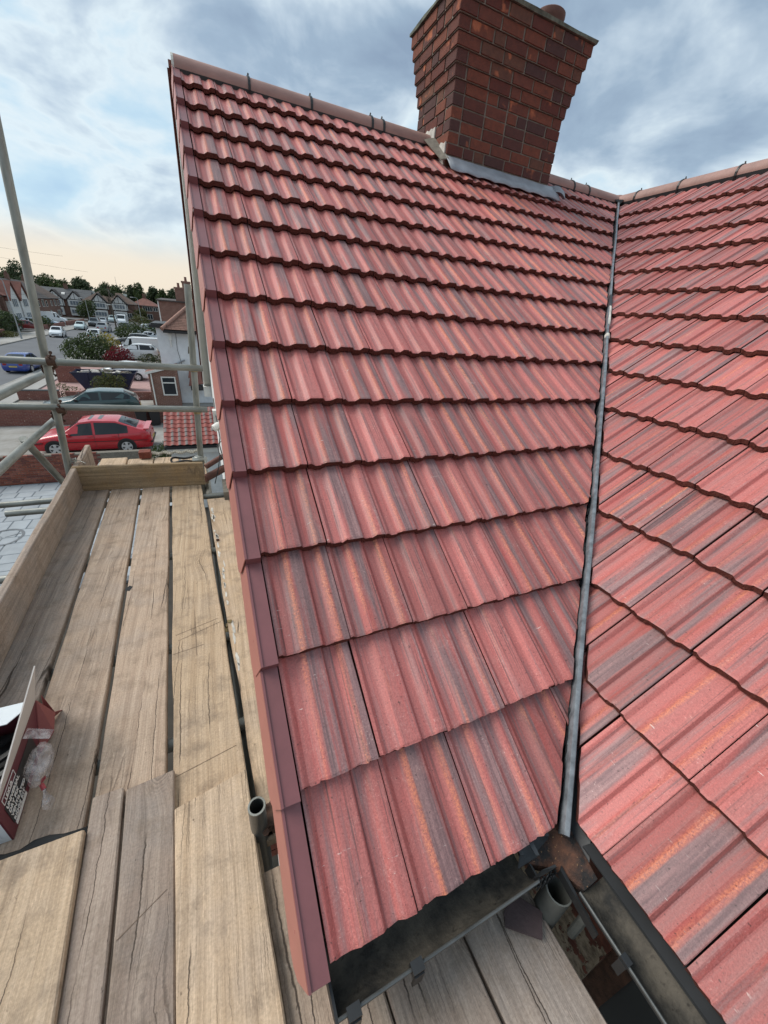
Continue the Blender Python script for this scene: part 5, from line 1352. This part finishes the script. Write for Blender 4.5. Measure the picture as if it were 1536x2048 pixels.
def tudor_gable(t, T_, xc, wg, zb, hg, zl, out_=.5, jet=True):
    """projecting half timbered gable"""
    b = MB(); y0 = -out_
    b.slab([(xc - wg / 2, y0, zl), (xc + wg / 2, y0, zl), (xc + wg / 2, y0, zb), (xc, y0, zb + hg), (xc - wg / 2, y0, zb)], (0, out_ + .1, 0)); o = b.build('gable', 'render_white', t)
    b = MB(); f_ = .09; yy_ = y0 - .04
    b.box(xc - wg / 2, xc + wg / 2, yy_, y0, zb - .08, zb + .08); b.box(xc - wg / 2, xc + wg / 2, yy_, y0, zl, zl + .14)
    for q in (-.25, 0, .25): b.box(xc + q * wg - f_ / 2, xc + q * wg + f_ / 2, yy_, y0, zb, zb + hg * (1 - 2 * abs(q)) - .05)
    for q in (-.49, .43): b.box(xc + q * wg, xc + q * wg + .13, yy_, y0, zl, zb)
    for s_ in (-1, 1): b.slab([(xc + s_ * (wg / 2 + .15), yy_ - .02, zb - .25), (xc, yy_ - .02, zb + hg + .05), (xc, yy_ - .02, zb + hg - .18), (xc + s_ * (wg / 2 - .1), yy_ - .02, zb - .3)], (0, .05, 0))
    b.build('timber_frame', 'timber_black', o)
    b = MB()
    for s_ in (-1, 1): b.slab([(xc + s_ * (wg / 2 + .25), y0 - .2, zb - .25), (xc, y0 - .2, zb + hg + .12), (xc, 3.0, zb + hg + .12), (xc + s_ * (wg / 2 + .25), 3.0, zb - .25)], (0, 0, .1))
    b.build('gable_roof', 'roof_far_dark', t)
    MF = T_ @ basis(V(1, 0, 0), V(0, -1, 0), V(0, 0, 1), V(xc, y0, 0))
    window(t, -wg * .34, zl + .45, wg * .68, zb - zl - .75, MF, 3, pane='pane_lit')
GH = 'houses along the street'
for (nm, lab, cx, cy, wd, roof_) in (('semi_detached_house', 'half timbered pair of houses with twin gables facing down the road', -23.0, 142, 12.5, 'roof_far_brown'), ('semi_detached_house', 'half timbered pair with dark slate roof and rooflights behind the vans', -34.2, 146, 11.5, 'roof_slate')):
    t, T_, MF = semis(nm, lab, cx, cy, 0, wd, 8, 4.6, 2.6, 'far_brick', roof_, 'hip' if 'twin' in lab else 'gable', GH, [(-wd / 2 + .5, .8, 1.8, 1.3, 2), (wd / 2 - 2.4, .8, 1.8, 1.3, 2)])
    for xc in (-2.4, 2.4): tudor_gable(t, T_, xc, 4.0, 4.5, 2.0, 2.6)
    for xc in (-2.4, 2.4):
        b = MB(); b.box(xc - 1.6, xc + 1.6, -.75, 0, .4, 2.4); b.build('bay', 'render_white', t)
        window(t, xc - 1.4, .9, 2.8, 1.1, T_ @ basis(V(1, 0, 0), V(0, -1, 0), V(0, 0, 1), V(0, -.76, 0)), 3, pane='pane_lit')
    for s_ in (-1, 1):
        b = MB(); b.slab([(s_ * wd / 2, -.4, 2.3), (s_ * 4.4, -.4, 4.6), (s_ * 4.4, 0.2, 4.6), (s_ * wd / 2, .2, 2.3)], (0, 0, .1)); b.build('catslide', roof_, t)
    if 'rooflights' in lab:
        for xc in (-.9, 2.0):
            b = MB(); b.slab([(xc, 1.3, 5.55), (xc + .8, 1.3, 5.55), (xc + .8, 2.1, 6.05), (xc, 2.1, 6.05)], (0, -.05, .08)); b.build('rooflight', 'upvc_white', t)
semis('detached_house', 'brick house with red hipped roof at the far end right of the timbered pair', -15.0, 150, 0, 7.6, 8, 4.5, 2.1, 'far_brick', 'roof_far_red', 'hip', GH, [(-3.0, 3.0, 1.4, 1.1, 1), (-.6, 2.9, 2.6, 1.3, 3), (-1.0, .6, 2.8, 1.5, 3), (2.3, 3.0, 1.2, 1.1, 1)])
# left side row, fronts to +x
R90 = PI / 2
semis('semi_detached_house', 'brick house with cream bay and red roof at the left picture edge', -31.0, 84.5, R90, 12, 8.5, 4.9, 2.6, 'far_brick', 'roof_far_red', 'hip', GH, [(-5.2, 3.1, 2.0, 1.4, 1), (2.6, 3.1, 2.2, 1.4, 2), (-5.0, .7, 2.4, 1.5, 2), (2.6, .7, 2.4, 1.5, 2)])
t, T_, MF = semis('semi_detached_house', 'red roofed house with white pointed gables behind the lamp post', -31.0, 98, R90, 11.5, 8.5, 5.0, 2.7, 'far_brick', 'roof_far_red', 'gable', GH, [(-5.2, .8, 2.2, 1.4, 2)])
for xc in (-2.6, 2.6):
    b = MB(); b.slab([(xc - 2.2, -.6, 0), (xc + 2.2, -.6, 0), (xc + 2.2, -.6, 4.4), (xc, -.6, 7.1), (xc - 2.2, -.6, 4.4)], (0, .8, 0)); g = b.build('gable', 'render_white', t)
    b = MB()
    for s_ in (-1, 1): b.slab([(xc + s_ * 2.5, -.9, 4.1), (xc, -.9, 7.25), (xc, 3, 7.25), (xc + s_ * 2.5, 3, 4.1)], (0, 0, .1))
    b.build('gable_roof', 'roof_far_red', t)
    MG = T_ @ basis(V(1, 0, 0), V(0, -1, 0), V(0, 0, 1), V(xc, -.61, 0))
    window(t, -1.2, 3.1, 2.4, 1.4, MG, 2, pane='pane_lit'); window(t, -1.3, .8, 2.6, 1.4, MG, 2, pane='pane_lit')
for i, (cy, lab) in enumerate(((111.5, 'brown brick house with dark tiled roof behind the long white van'), (124.5, 'brown brick house at the far end of the left row'))):
    semis('semi_detached_house', lab, -31.0 - i, cy, R90, 11.5, 8.5, 4.8, 3.0, 'far_brick', 'roof_far_dark' if i == 0 else 'roof_far_brown', 'gable', GH, [(-5.0, 3.0, 1.4, 1.4, 1), (-1.6, 3.0, 1.0, 1.2, 0), (1.2, 3.0, 1.4, 1.4, 1), (3.8, 3.0, 1.0, 1.2, 0), (-4.8, .7, 2.2, 1.4, 2), (2.2, .7, 2.2, 1.4, 2)])
for i, (cx, cy, lab) in enumerate(((-48, 120, 'house with dark roof on the slope behind the left row'), (-47, 140, 'pale gabled house high on the slope behind the dark roofs'), (-62, 118, 'red roofed house behind the left row at the picture edge'))):
    semis('semi_detached_house', lab, cx, cy, R90, 12, 9, 5.6, 2.8, ('far_brick', 'cream', 'far_brick')[i], ('roof_far_dark', 'roof_slate', 'roof_far_red')[i], 'gable', GH, [(-4, 3, 1.6, 1.3, 1), (2, 3, 1.6, 1.3, 1)])

# white rendered neighbour with hipped plain tile roof
nb = thing('neighbour_house', 'white rendered neighbour house with brown hipped roof beyond the garage', 'house', (0.5, 30, 0))
b = MB(); b.box(-2.62, 4.0, 26.5, 34.5, -.1, 4.82); o = b.build('wall', 'render_house'); fixinv(o, nb); nwall = o
b = MB(); b.slab([(-2.2, 26.18, 4.72), (5, 26.18, 4.72), (5, 30.5, 7.5), (1.2, 30.5, 7.5)], (0, 0, -.05)); b.slab([(-2.2, 26.18, 4.72), (1.2, 30.5, 7.5), (-2.2, 34.8, 4.72)], (0, 0, -.05)); o = b.build('roof', 'roof_deck'); fixinv(o, nb); nroof = o
sl = V(0, 4.32, 2.78).normalized(); nn = V(0, -2.78, 4.32).normalized(); tm = {}
for r_ in range(22):
    s0_ = r_ * .17; y_ = 26.16 + sl.y * s0_; z_ = 4.73 + sl.z * s0_
    x0_ = -2.2 + 3.4 * (s0_ * sl.y / 4.32); x_ = x0_ + (.08 if r_ % 2 else 0)
    while x_ < 1.0:
        w_ = .255
        if w_ not in tm:
            q = MB(); q.box(0, .25, 0, .2, 0, .016); tm[w_] = q.mesh('plain_tile', 'plain_tile')
        o = link('plain_tile', tm[w_], None, basis(V(1, 0, 0), (sl - nn * .08).normalized(), (nn + sl * .08).normalized(), V(x_, y_, z_) + nn * .025)); o.parent = nroof; o.matrix_parent_inverse = nroof.matrix_parent_inverse.copy() if False else nb.matrix_basis.inverted() @ nb.matrix_basis
        x_ += .26
    if r_ > 14: pass
for i in range(12):
    a = V(-2.25, 26.13, 4.76) + (V(1.2, 30.5, 7.56) - V(-2.2, 26.18, 4.72)) * (i / 13); c_ = a + (V(1.2, 30.5, 7.56) - V(-2.2, 26.18, 4.72)) * (1.05 / 13)
    b = MB(); b.tube(a, c_, .125, 10, True, 0, .115); o = b.build('hip_tile', 'hip_tile', None, True); o.parent = nroof
b = MB(); b.box(-2.2, 5, 26.02, 26.18, 4.55, 4.68); o = b.build('gutter', 'trim_black'); fixinv(o, nb)
b = MB(); b.box(-2.95, -1.95, 26.3, 30.0, 4.80, 4.98); b.box(-2.85, -2.0, 26.45, 29.9, 4.98, 5.06); o = b.build('porch_flat_roof', 'trim_black'); fixinv(o, nb)
b = MB(); b.box(-1.95, -1.78, 26.36, 26.52, 4.1, 4.5); b.tube((-1.86, 26.42, 4.5), (-1.86, 26.42, 3.7), .05, 8); o = b.build('waste_pipe', 'upvc_white'); fixinv(o, nb)
for (x_, z_, w_, h_) in ((-.95, 3.3, .35, .5), (-.85, 2.7, .22, .7)):
    b = MB(); b.slab([(x_, 26.485, z_), (x_ + w_, 26.485, z_ + .1), (x_ + w_ * .9, 26.485, z_ + h_), (x_ + w_ * .2, 26.485, z_ + h_ * .9)], (0, .012, 0)); o = b.build('bare_patch', 'mortar'); fixinv(o, nb)
b = MB(); b.path([(-1.5, 26.48, 4.6), (-1.55, 26.47, 3.5), (-1.4, 26.48, 2.5)], .012); o = b.build('cable', 'cable'); fixinv(o, nb)
b = MB(); b.path([(-1.2, 26.46, 2.9), (-1.8, 26.4, 2.62), (-2.5, 26.42, 2.5)], .05); o = b.build('lead_flashing', 'lead'); fixinv(o, nb)
# brick lean-to of the neighbour
ext = thing('brick_extension', 'small brick extension with white window against the white house', 'extension', (-2.7, 26, 0))
b = MB(); b.box(-3.45, -1.75, 25.6, 26.48, -.1, 2.1); b.slab([(-3.45, 25.6, 2.1), (-1.75, 25.6, 2.1), (-1.75, 25.6, 2.55)], (0, .88, 0)); o = b.build('wall', 'house_brick'); fixinv(o, ext)
b = MB(); b.slab([(-3.6, 25.5, 2.12), (-1.72, 25.5, 2.62), (-1.72, 26.49, 2.62), (-3.6, 26.49, 2.12)], (0, 0, .07)); o = b.build('roof', 'roof_far_red'); fixinv(o, ext)
b = MB(); b.slab([(-3.6, 25.46, 2.04), (-1.9, 25.46, 2.50), (-1.9, 25.46, 2.64), (-3.6, 25.46, 2.19)], (0, .035, 0)); o = b.build('barge_board', 'upvc_white'); fixinv(o, ext)
b = MB(); b.tube((-3.28, 25.54, 2.1), (-3.28, 25.54, 0), .04, 10); o = b.build('downpipe', 'upvc_white', None, True); fixinv(o, ext)
window(ext, -2.75, .72, .85, 1.2, basis(V(1, 0, 0), V(0, -1, 0), V(0, 0, 1), V(0, 25.6, 0)), 0)
b = MB(); b.box(-2.68, -1.97, 25.53, 25.58, 1.50, 1.57); o = b.build('transom', 'upvc_white'); fixinv(o, ext)
# small tiled canopy on the white wall
cn = thing('door_canopy', 'small red tiled canopy on the white house wall by the scaffold post', 'canopy', (-1.0, 26, 1.5))
for i in range(2):
    b = MB(); b.slab([(-1.15 + .02 * i, 25.55 + .4 * i, 1.35 + .45 * i), (-.2, 25.55 + .4 * i, 1.5 + .45 * i), (-.2, 25.98 + .4 * i, 1.98 + .45 * i), (-1.0, 25.98 + .4 * i, 1.85 + .45 * i)], (0, 0, .06)); o = b.build('canopy_tiles', 'roof_far_red'); fixinv(o, cn)
b = MB(); b.box(-1.05, -.2, 25.6, 26.48, 1.05, 1.3); o = b.build('canopy_bracket', 'trim_black'); fixinv(o, cn)
# next brick house beyond, gable wall towards us
nx_ = thing('brick_house', 'brown brick house wall with two chimneys beyond the white house', 'house', (0, 48, 0))
b = MB(); b.box(-3.5, 4, 45, 53, -.1, 6.35); o = b.build('wall', 'house_brick'); fixinv(o, nx_)
b = MB(); b.slab([(-3.7, 44.8, 6.32), (4, 44.8, 6.32), (4, 53, 6.5), (-3.7, 53, 6.5)], (0, 0, .12)); o = b.build('roof', 'roof_far_dark'); fixinv(o, nx_); rfx = o
for (xq, zt_) in ((-1.5, 7.55), (-.75, 8.15)):
    b = MB(); b.box(xq - .38, xq + .38, 45.3, 46.3, 6.3, zt_); b.box(xq - .44, xq + .44, 45.24, 46.36, zt_, zt_ + .15); b.lathe([(.13, 0), (.11, .35), (.14, .38), (.1, .4)], (xq, 45.8, zt_ + .15), 8); o = b.build('chimney', 'house_brick'); o.parent = rfx
b = MB(); b.box(-3.6, -3.5, 44.95, 45.05, 0, 6.3); o = b.build('corner_trim', 'upvc_white'); fixinv(o, nx_)
b = MB(); b.box(-3.9, -3.4, 60, 75, 0, 1.9); o = b.build('garden_fence', 'timber_black'); tag(o, 'dark boarded garden fence behind the black car', 'fence')

# garage with pantiles
gg = thing('tiled_garage', 'low white garage with red and grey pantiled roof beside the scaffold post', 'garage', (-.6, 11, 0))
b = MB(); b.box(-1.36, 2.0, 9.32, 10.9, -.1, 2.26); o = b.build('wall', 'render_white'); fixinv(o, gg)
b = MB(); b.box(-1.46, 2.0, 9.20, 9.32, 2.02, 2.27); o = b.build('fascia', 'upvc_white'); fixinv(o, gg)
b = MB(); b.box(-1.5, 2.0, 9.10, 9.2, 2.20, 2.29); o = b.build('gutter', 'trim_black'); fixinv(o, gg)
pt = math.radians(24); us = V(0, math.cos(pt), math.sin(pt)); un = V(0, -math.sin(pt), math.cos(pt))
def pan_mesh(mt):
    b = MB(); wv = [(i / 8 * .205, .028 * (0.5 + .5 * math.sin(2 * PI * (i / 8) - .6))) for i in range(9)]
    b.rings([[V(x_, y_, z_ + dz_) for x_, z_ in wv] + [V(x_, y_, z_ + dz_ - .016) for x_, z_ in reversed(wv)] for y_, dz_ in ((0, .022), (.27, 0))]); return b.mesh('pantile', mt, True)
PM = [pan_mesh('pantile_red')] * 2
for r_ in range(9):
    for c_ in range(10):
        p = V(-1.50 + c_ * .2, 9.12, 2.30) + us * (r_ * .215) + un * .012
        o = link('pantile', PM[0 if (random.random() < (.8 if c_ % 2 else .35)) else 1], None, basis(V(1, 0, 0), us, un, p)); fixinv(o, gg)
b = MB(); b.slab([V(-1.48, 9.14, 2.27), V(2.0, 9.14, 2.27), V(2.0, 9.14, 2.27) + us * 2.1, V(-1.48, 9.14, 2.27) + us * 2.1], -un * .05); o = b.build('roof_base', 'roof_deck'); fixinv(o, gg)

# ------------------------------------------------------------------ planting near the street
plant('shrub', 'spreading olive green shrub in front of the navy skip', 'shrub', (-6.35, 29.1, 0), [(0, 0, .7, .85, .65), (.5, .1, .9, .6, .6), (-.5, 0, .8, .6, .6), (0, .1, 1.15, .5, .5)], 1500, .07, ['leaf_olive', 'leaf_green'], 31, (.6, .05))
plant('shrub', 'low weedy green shrub behind the boot of the red car', 'shrub', (-2.15, 14.6, .03), [(0, 0, .3, .6, .45), (.35, .4, .35, .5, .5), (-.3, -.2, .25, .45, .35)], 900, .06, ['leaf_green', 'leaf_dark'], 32, (.3, .03))
plant('shrub', 'brown straggly shrub behind the low wall stub', 'shrub', (-9.0, 28.3, 0), [(0, 0, .5, .6, .5), (.5, .3, .4, .5, .4)], 420, .06, ['leaf_olive', 'leaf_dark'], 33, (.4, .04))
plant('hedge_bush', 'big rounded green bush with white flowers beside the road', 'bush', (-10.6, 46, 0), [(-.9, 0, 1.1, 1.5, 1.2), (.9, .2, 1.3, 1.5, 1.3), (.2, .5, 2.0, 1.3, 1.0), (-1.2, .4, 1.5, 1.0, .9), (1.8, .0, 1.0, 1.0, 1.0), (0, -.8, .9, 1.3, .9)], 4200, .11, ['leaf_green', 'leaf_dark', 'petal_white'], 34, (1.2, .1), None, [(2, 9, .12)])
plant('maple_bush', 'deep red maple bush in front of the white estate', 'bush', (-7.8, 44.2, 0), [(0, 0, 1.2, .95, .85), (.6, 0, 1.0, .7, .7), (-.7, .1, .9, .7, .6)], 1500, .09, ['leaf_red'], 35, (.8, .06))
plant('yellow_shrub', 'yellow flowering shrub behind the big green bush', 'shrub', (-9.6, 50, 0), [(0, 0, 2.0, .8, .8), (.4, .2, 1.5, .8, .8)], 900, .09, ['leaf_yellow', 'leaf_olive'], 36, (1.2, .06))
plant('shrub', 'dark green shrub below the white estate car', 'shrub', (-4.6, 46, 0), [(-1, 0, .6, .8, .6), (0, 0, .5, .8, .6), (1, 0, .6, .7, .7)], 1000, .09, ['leaf_dark', 'leaf_olive'], 37, (.4, .05))
plant('shrub', 'green shrubs between the lamp posts and the black car', 'shrub', (-11.2, 78, 0), [(0, 0, 1.3, 1.6, 1.3), (1.5, 1, 1.1, 1.3, 1.1), (-1, .5, .9, 1.1, .9)], 1300, .16, ['leaf_green', 'leaf_dark'], 38, (.8, .1))
plant('shrub', 'bright green round shrub before the far white van', 'shrub', (-8.0, 80, 0), [(0, 0, 1.4, 1.4, 1.4), (.8, .3, 1.9, 1.0, 1.0)], 900, .16, ['leaf_green'], 39, (.8, .1))
plant('shrub', 'tan and green bush left of the far white van', 'shrub', (-12.0, 104, 0), [(0, 0, 1.6, 1.8, 1.6), (1.2, .3, 1.2, 1.3, 1.2)], 800, .2, ['leaf_olive', 'leaf_green'], 40, (.8, .1))
plant('hedge_bush', 'tall dark clipped hedge block behind the lamp post', 'hedge', (-26.6, 76.5, 0), [(0, -2, 1.3, 1.4, 1.5), (0, 0, 1.5, 1.5, 1.6), (0, 2, 1.4, 1.4, 1.5), (-.5, 1, 2.2, 1.2, 1.0)], 2200, .18, ['leaf_dark', 'leaf_green'], 41, (1, .1))
plant('hedge_bush', 'lighter low hedge at the left picture edge', 'hedge', (-27.0, 69.5, 0), [(0, -1.5, .9, 1.2, 1.0), (0, 0, 1.0, 1.2, 1.1), (0, 1.6, .9, 1.2, 1.0)], 1200, .16, ['leaf_green', 'leaf_olive'], 42, (.6, .1))
plant('hedge_bush', 'yellowish ground shrub on the far pavement edge', 'shrub', (-24.6, 69.5, .1), [(0, 0, .35, .9, .45), (.2, 1.4, .3, .8, .4)], 500, .12, ['leaf_olive'], 43, (.2, .05))
plant('hedge_bush', 'round hedge in front of the pale blue car', 'hedge', (-26.2, 91.5, 0), [(0, -1, .9, 1.4, 1.0), (0, 1, 1.0, 1.4, 1.1)], 1000, .17, ['leaf_green', 'leaf_dark'], 44, (.6, .1))
plant('garden_tree', 'leafy garden tree beside the rooflit timbered house', 'tree', (-27.0, 132, 0), [(0, 0, 2.6, 2.0, 2.0), (1.0, .3, 3.6, 1.5, 1.4), (-1.0, 0, 2.0, 1.5, 1.4)], 1100, .24, ['leaf_green', 'leaf_dark'], 45, (2.0, .15))
plant('garden_tree', 'small tree in front of the red hipped house', 'tree', (-15.8, 141, 0), [(0, 0, 1.8, 1.8, 1.6), (.8, 0, 2.5, 1.3, 1.2)], 800, .24, ['leaf_olive', 'leaf_green'], 46, (1.4, .15))
# trees on the hill
rnd = random.Random(77)
HILLT = [(-74, 205, 10, 5.5), (-66, 215, 13, 6.5), (-59, 200, 15.5, 5.5), (-52, 208, 12.0, 6), (-57, 222, 12, 6), (-47, 205, 10.5, 5.5), (-43, 215, 12.5, 6.5), (-38, 232, 11.5, 5.5), (-33.5, 212, 10.8, 4.2), (-28.5, 196, 10.2, 4.5), (-24.6, 208, 11.0, 3.6), (-21.5, 205, 12.0, 4.2), (-17.0, 214, 11.6, 4.6), (-13.0, 208, 10.6, 3.6), (-9.2, 212, 11.6, 4.4), (-5.5, 216, 12.2, 5), (-1, 220, 12.6, 5.5), (4, 218, 12, 5.5), (-49, 168, 9.6, 4.6), (-42, 172, 8.6, 4.2)]
HILL_LABELS = ['leftmost tree of the hill skyline at the picture edge', 'dark tree left of the tall crown by the scaffold pole', 'tree just behind the tall crown by the scaffold pole', 'tallest crown of the skyline, just left of the scaffold pole', 'tree hidden behind the scaffold pole on the skyline', 'small tree low on the slope above the brown terrace roofs', 'tree right of the scaffold pole above the dark terrace roofs', 'broad green crown above the slate roofed timbered pair', 'small tree low behind the slate roofed timbered pair', 'crown beside the left end of the long white building', 'tree in front of the long white building, left one', 'tree in front of the long white building, middle one', 'tree in front of the long white building, right one', 'crown directly above the twin gabled timbered pair', 'dark tree above the left hip of the red roofed house', 'slim tree above the ridge of the red roofed house', 'tree above the right hip of the red roofed house', 'broad tree left of the neighbour chimneys', 'tree behind the neighbour chimneys', 'rightmost skyline tree behind the scaffold post']
HORD = sorted(HILLT)
for i, (x_, y_, h_, w_) in enumerate(HILLT):
    lab = HILL_LABELS[HORD.index(HILLT[i])]
    plant('hill_tree', lab, 'tree', (x_, y_, 0), blob_set(rnd, w_ * .95, h_ * .98, 8, .5), 2100, .46, [('leaf_dark', 'leaf_green')[i % 2], 'leaf_dark'], 200 + i, (h_ * .6, .3), 'trees on the hill')
cp_ = plant('palm_tree', 'dark crowned tree in front of the timbered pair', 'tree', (-22.6, 139.4, 0), [(0, 0, 7.0, 1.6, 1.0), (.9, 0, 6.8, 1.0, .8), (-.9, .2, 6.9, 1.0, .8)], 700, .26, ['leaf_dark', 'leaf_green'], 47, (6.6, .18))
b = MB()
for i in range(120):
    x_ = -190 + i * 3.3 + rnd.uniform(-1, 1); y_ = 275 + rnd.uniform(-12, 30); hh = rnd.uniform(7, 11) + (max(0, -x_ - 60) * .03)
    leaves(b, (x_, y_, hh * .75), rnd.uniform(3, 5.5), rnd.uniform(3, 5), hh * .40, 120, .8, rnd)
o = b.build('far_wood', 'leaf_dark'); o['kind'] = 'stuff'; o['label'] = 'distant wood along the skyline behind the houses'; o['category'] = 'wood'
# long white roofed building on the hill
st_ = thing('long_building', 'long low building with white roof edges on the wooded hill', 'building', (-36, 256, 0))
b = MB(); b.box(-54, -20, 256, 262, 0, 7.3); o = b.build('wall', 'roof_slate'); fixinv(o, st_)
for (xa_, xb_, z0_, z1_) in ((-54, -46, 6.6, 7.9), (-45, -39, 6.5, 7.6), (-37, -30, 6.6, 7.7), (-28, -20, 6.4, 7.4)):
    b = MB(); b.box(xa_, xb_, 255.4, 256, z0_, z1_); o = b.build('white_panel', 'upvc_white'); fixinv(o, st_)
b = MB(); b.slab([(-55, 255, 8.7), (-19, 255, 7.9), (-19, 264, 7.9), (-55, 264, 8.7)], (0, 0, .4)); o = b.build('roof', 'roof_slate'); fixinv(o, st_)
b = MB(); b.tube((-38, 270, 0), (-38, 270, 15.5), .22, 8, True, 0, .05); tag(b.build('mast', 'lamp_grey'), 'thin mast standing on the far hill', 'mast')

# ------------------------------------------------------------------ lamp posts, poles, wires
def lamp(label, x_, y_, h_, arm, mt='lamp_grey'):
    t = thing('street_lamp', label, 'lamp post', (x_, y_, 0.1), 0, 'street lamps')
    b = MB(); b.tube((0, 0, 0), (0, 0, 1.3), .11, 10); b.tube((0, 0, 1.3), (0, 0, h_ - .3), .07, 10, True, 0, .05); b.build('post', mt, t, True)
    b = MB(); s_ = 1 if arm > 0 else -1; b.path([(0, 0, h_ - .35), (.08 * s_, 0, h_ - .1), (.35 * s_, 0, h_), (arm, 0, h_ + .03)], .04, 8); b.build('arm', mt, t, True)
    b = MB(); b.box(arm - (.05 if arm > 0 else .6), arm + (.6 if arm > 0 else .05), -.13, .13, h_ - .03, h_ + .1); b.build('lantern', 'upvc_white' if mt == 'lamp_grey' else mt, t)
lamp('grey street lamp with short arm on the far left pavement', -22.5, 67.8, 7.1, -.9)
lamp('curved pale street lamp near the red hipped house', -14.0, 126, 6.3, -1.0)
lamp('pale lamp post standing beside the wooden telegraph pole', -15.4, 98.5, 4.6, -.7)
lamp('thin pale lamp post at the left kerb by the parked line', -24.0, 118, 5.2, -.6)
tp_ = thing('telegraph_pole', 'dark wooden telegraph pole on the right pavement with wires', 'pole', (-16.2 + 2.4, 100.5, 0))
b = MB(); b.tube((-2.4, 0, 0), (-2.4, 0, 7.6), .15, 10, True, 0, .10); b.build('pole', 'pole_wood', tp_, True)
b = MB(); b.box(-2.75, -2.05, -.06, .06, 7.1, 7.2); b.build('cross_arm', 'pole_wood', tp_)
top = V(-16.2, 100.5, 7.4)
for i, (q, lab) in enumerate(((V(-2.6, 27, 4.4), 'first'), (V(-2.6, 28, 4.2), 'second'), (V(-31, 84, 5.0), 'third'), (V(-31, 98, 5.2), 'fourth'), (V(-31, 112, 5.0), 'fifth'), (V(-3.5, 45.2, 4.2), 'sixth'))):
    b = MB(); pts = [top + (q - top) * (k / 14) - V(0, 0, 1.1 * math.sin(PI * k / 14) * (q - top).length / 60) for k in range(15)]; b.path(pts, .011, 5)
    tag(b.build('overhead_wire', 'cable'), ('thin overhead wire from the telegraph pole to the white house, lower strand', 'thin overhead wire from the telegraph pole to the white house, upper strand', 'thin overhead wire to the left edge house', 'thin overhead wire to the white gabled house', 'thin overhead wire to the dark roofed house', 'thin overhead wire to the brown brick house')[i], 'wire', 'overhead wires')
for i, (p_, q_) in enumerate(((V(-75, 150, 18.5), V(-33, 150, 15.2)), (V(-70, 150, 16.6), V(-30, 162, 12.4)))):
    b = MB(); b.path([p_ + (q_ - p_) * (k / 12) - V(0, 0, .9 * math.sin(PI * k / 12)) for k in range(13)], .02, 5)
    tag(b.build('overhead_wire', 'cable'), ('upper of the two long wires against the peach sky', 'lower of the two long wires against the peach sky')[i], 'wire', 'overhead wires')
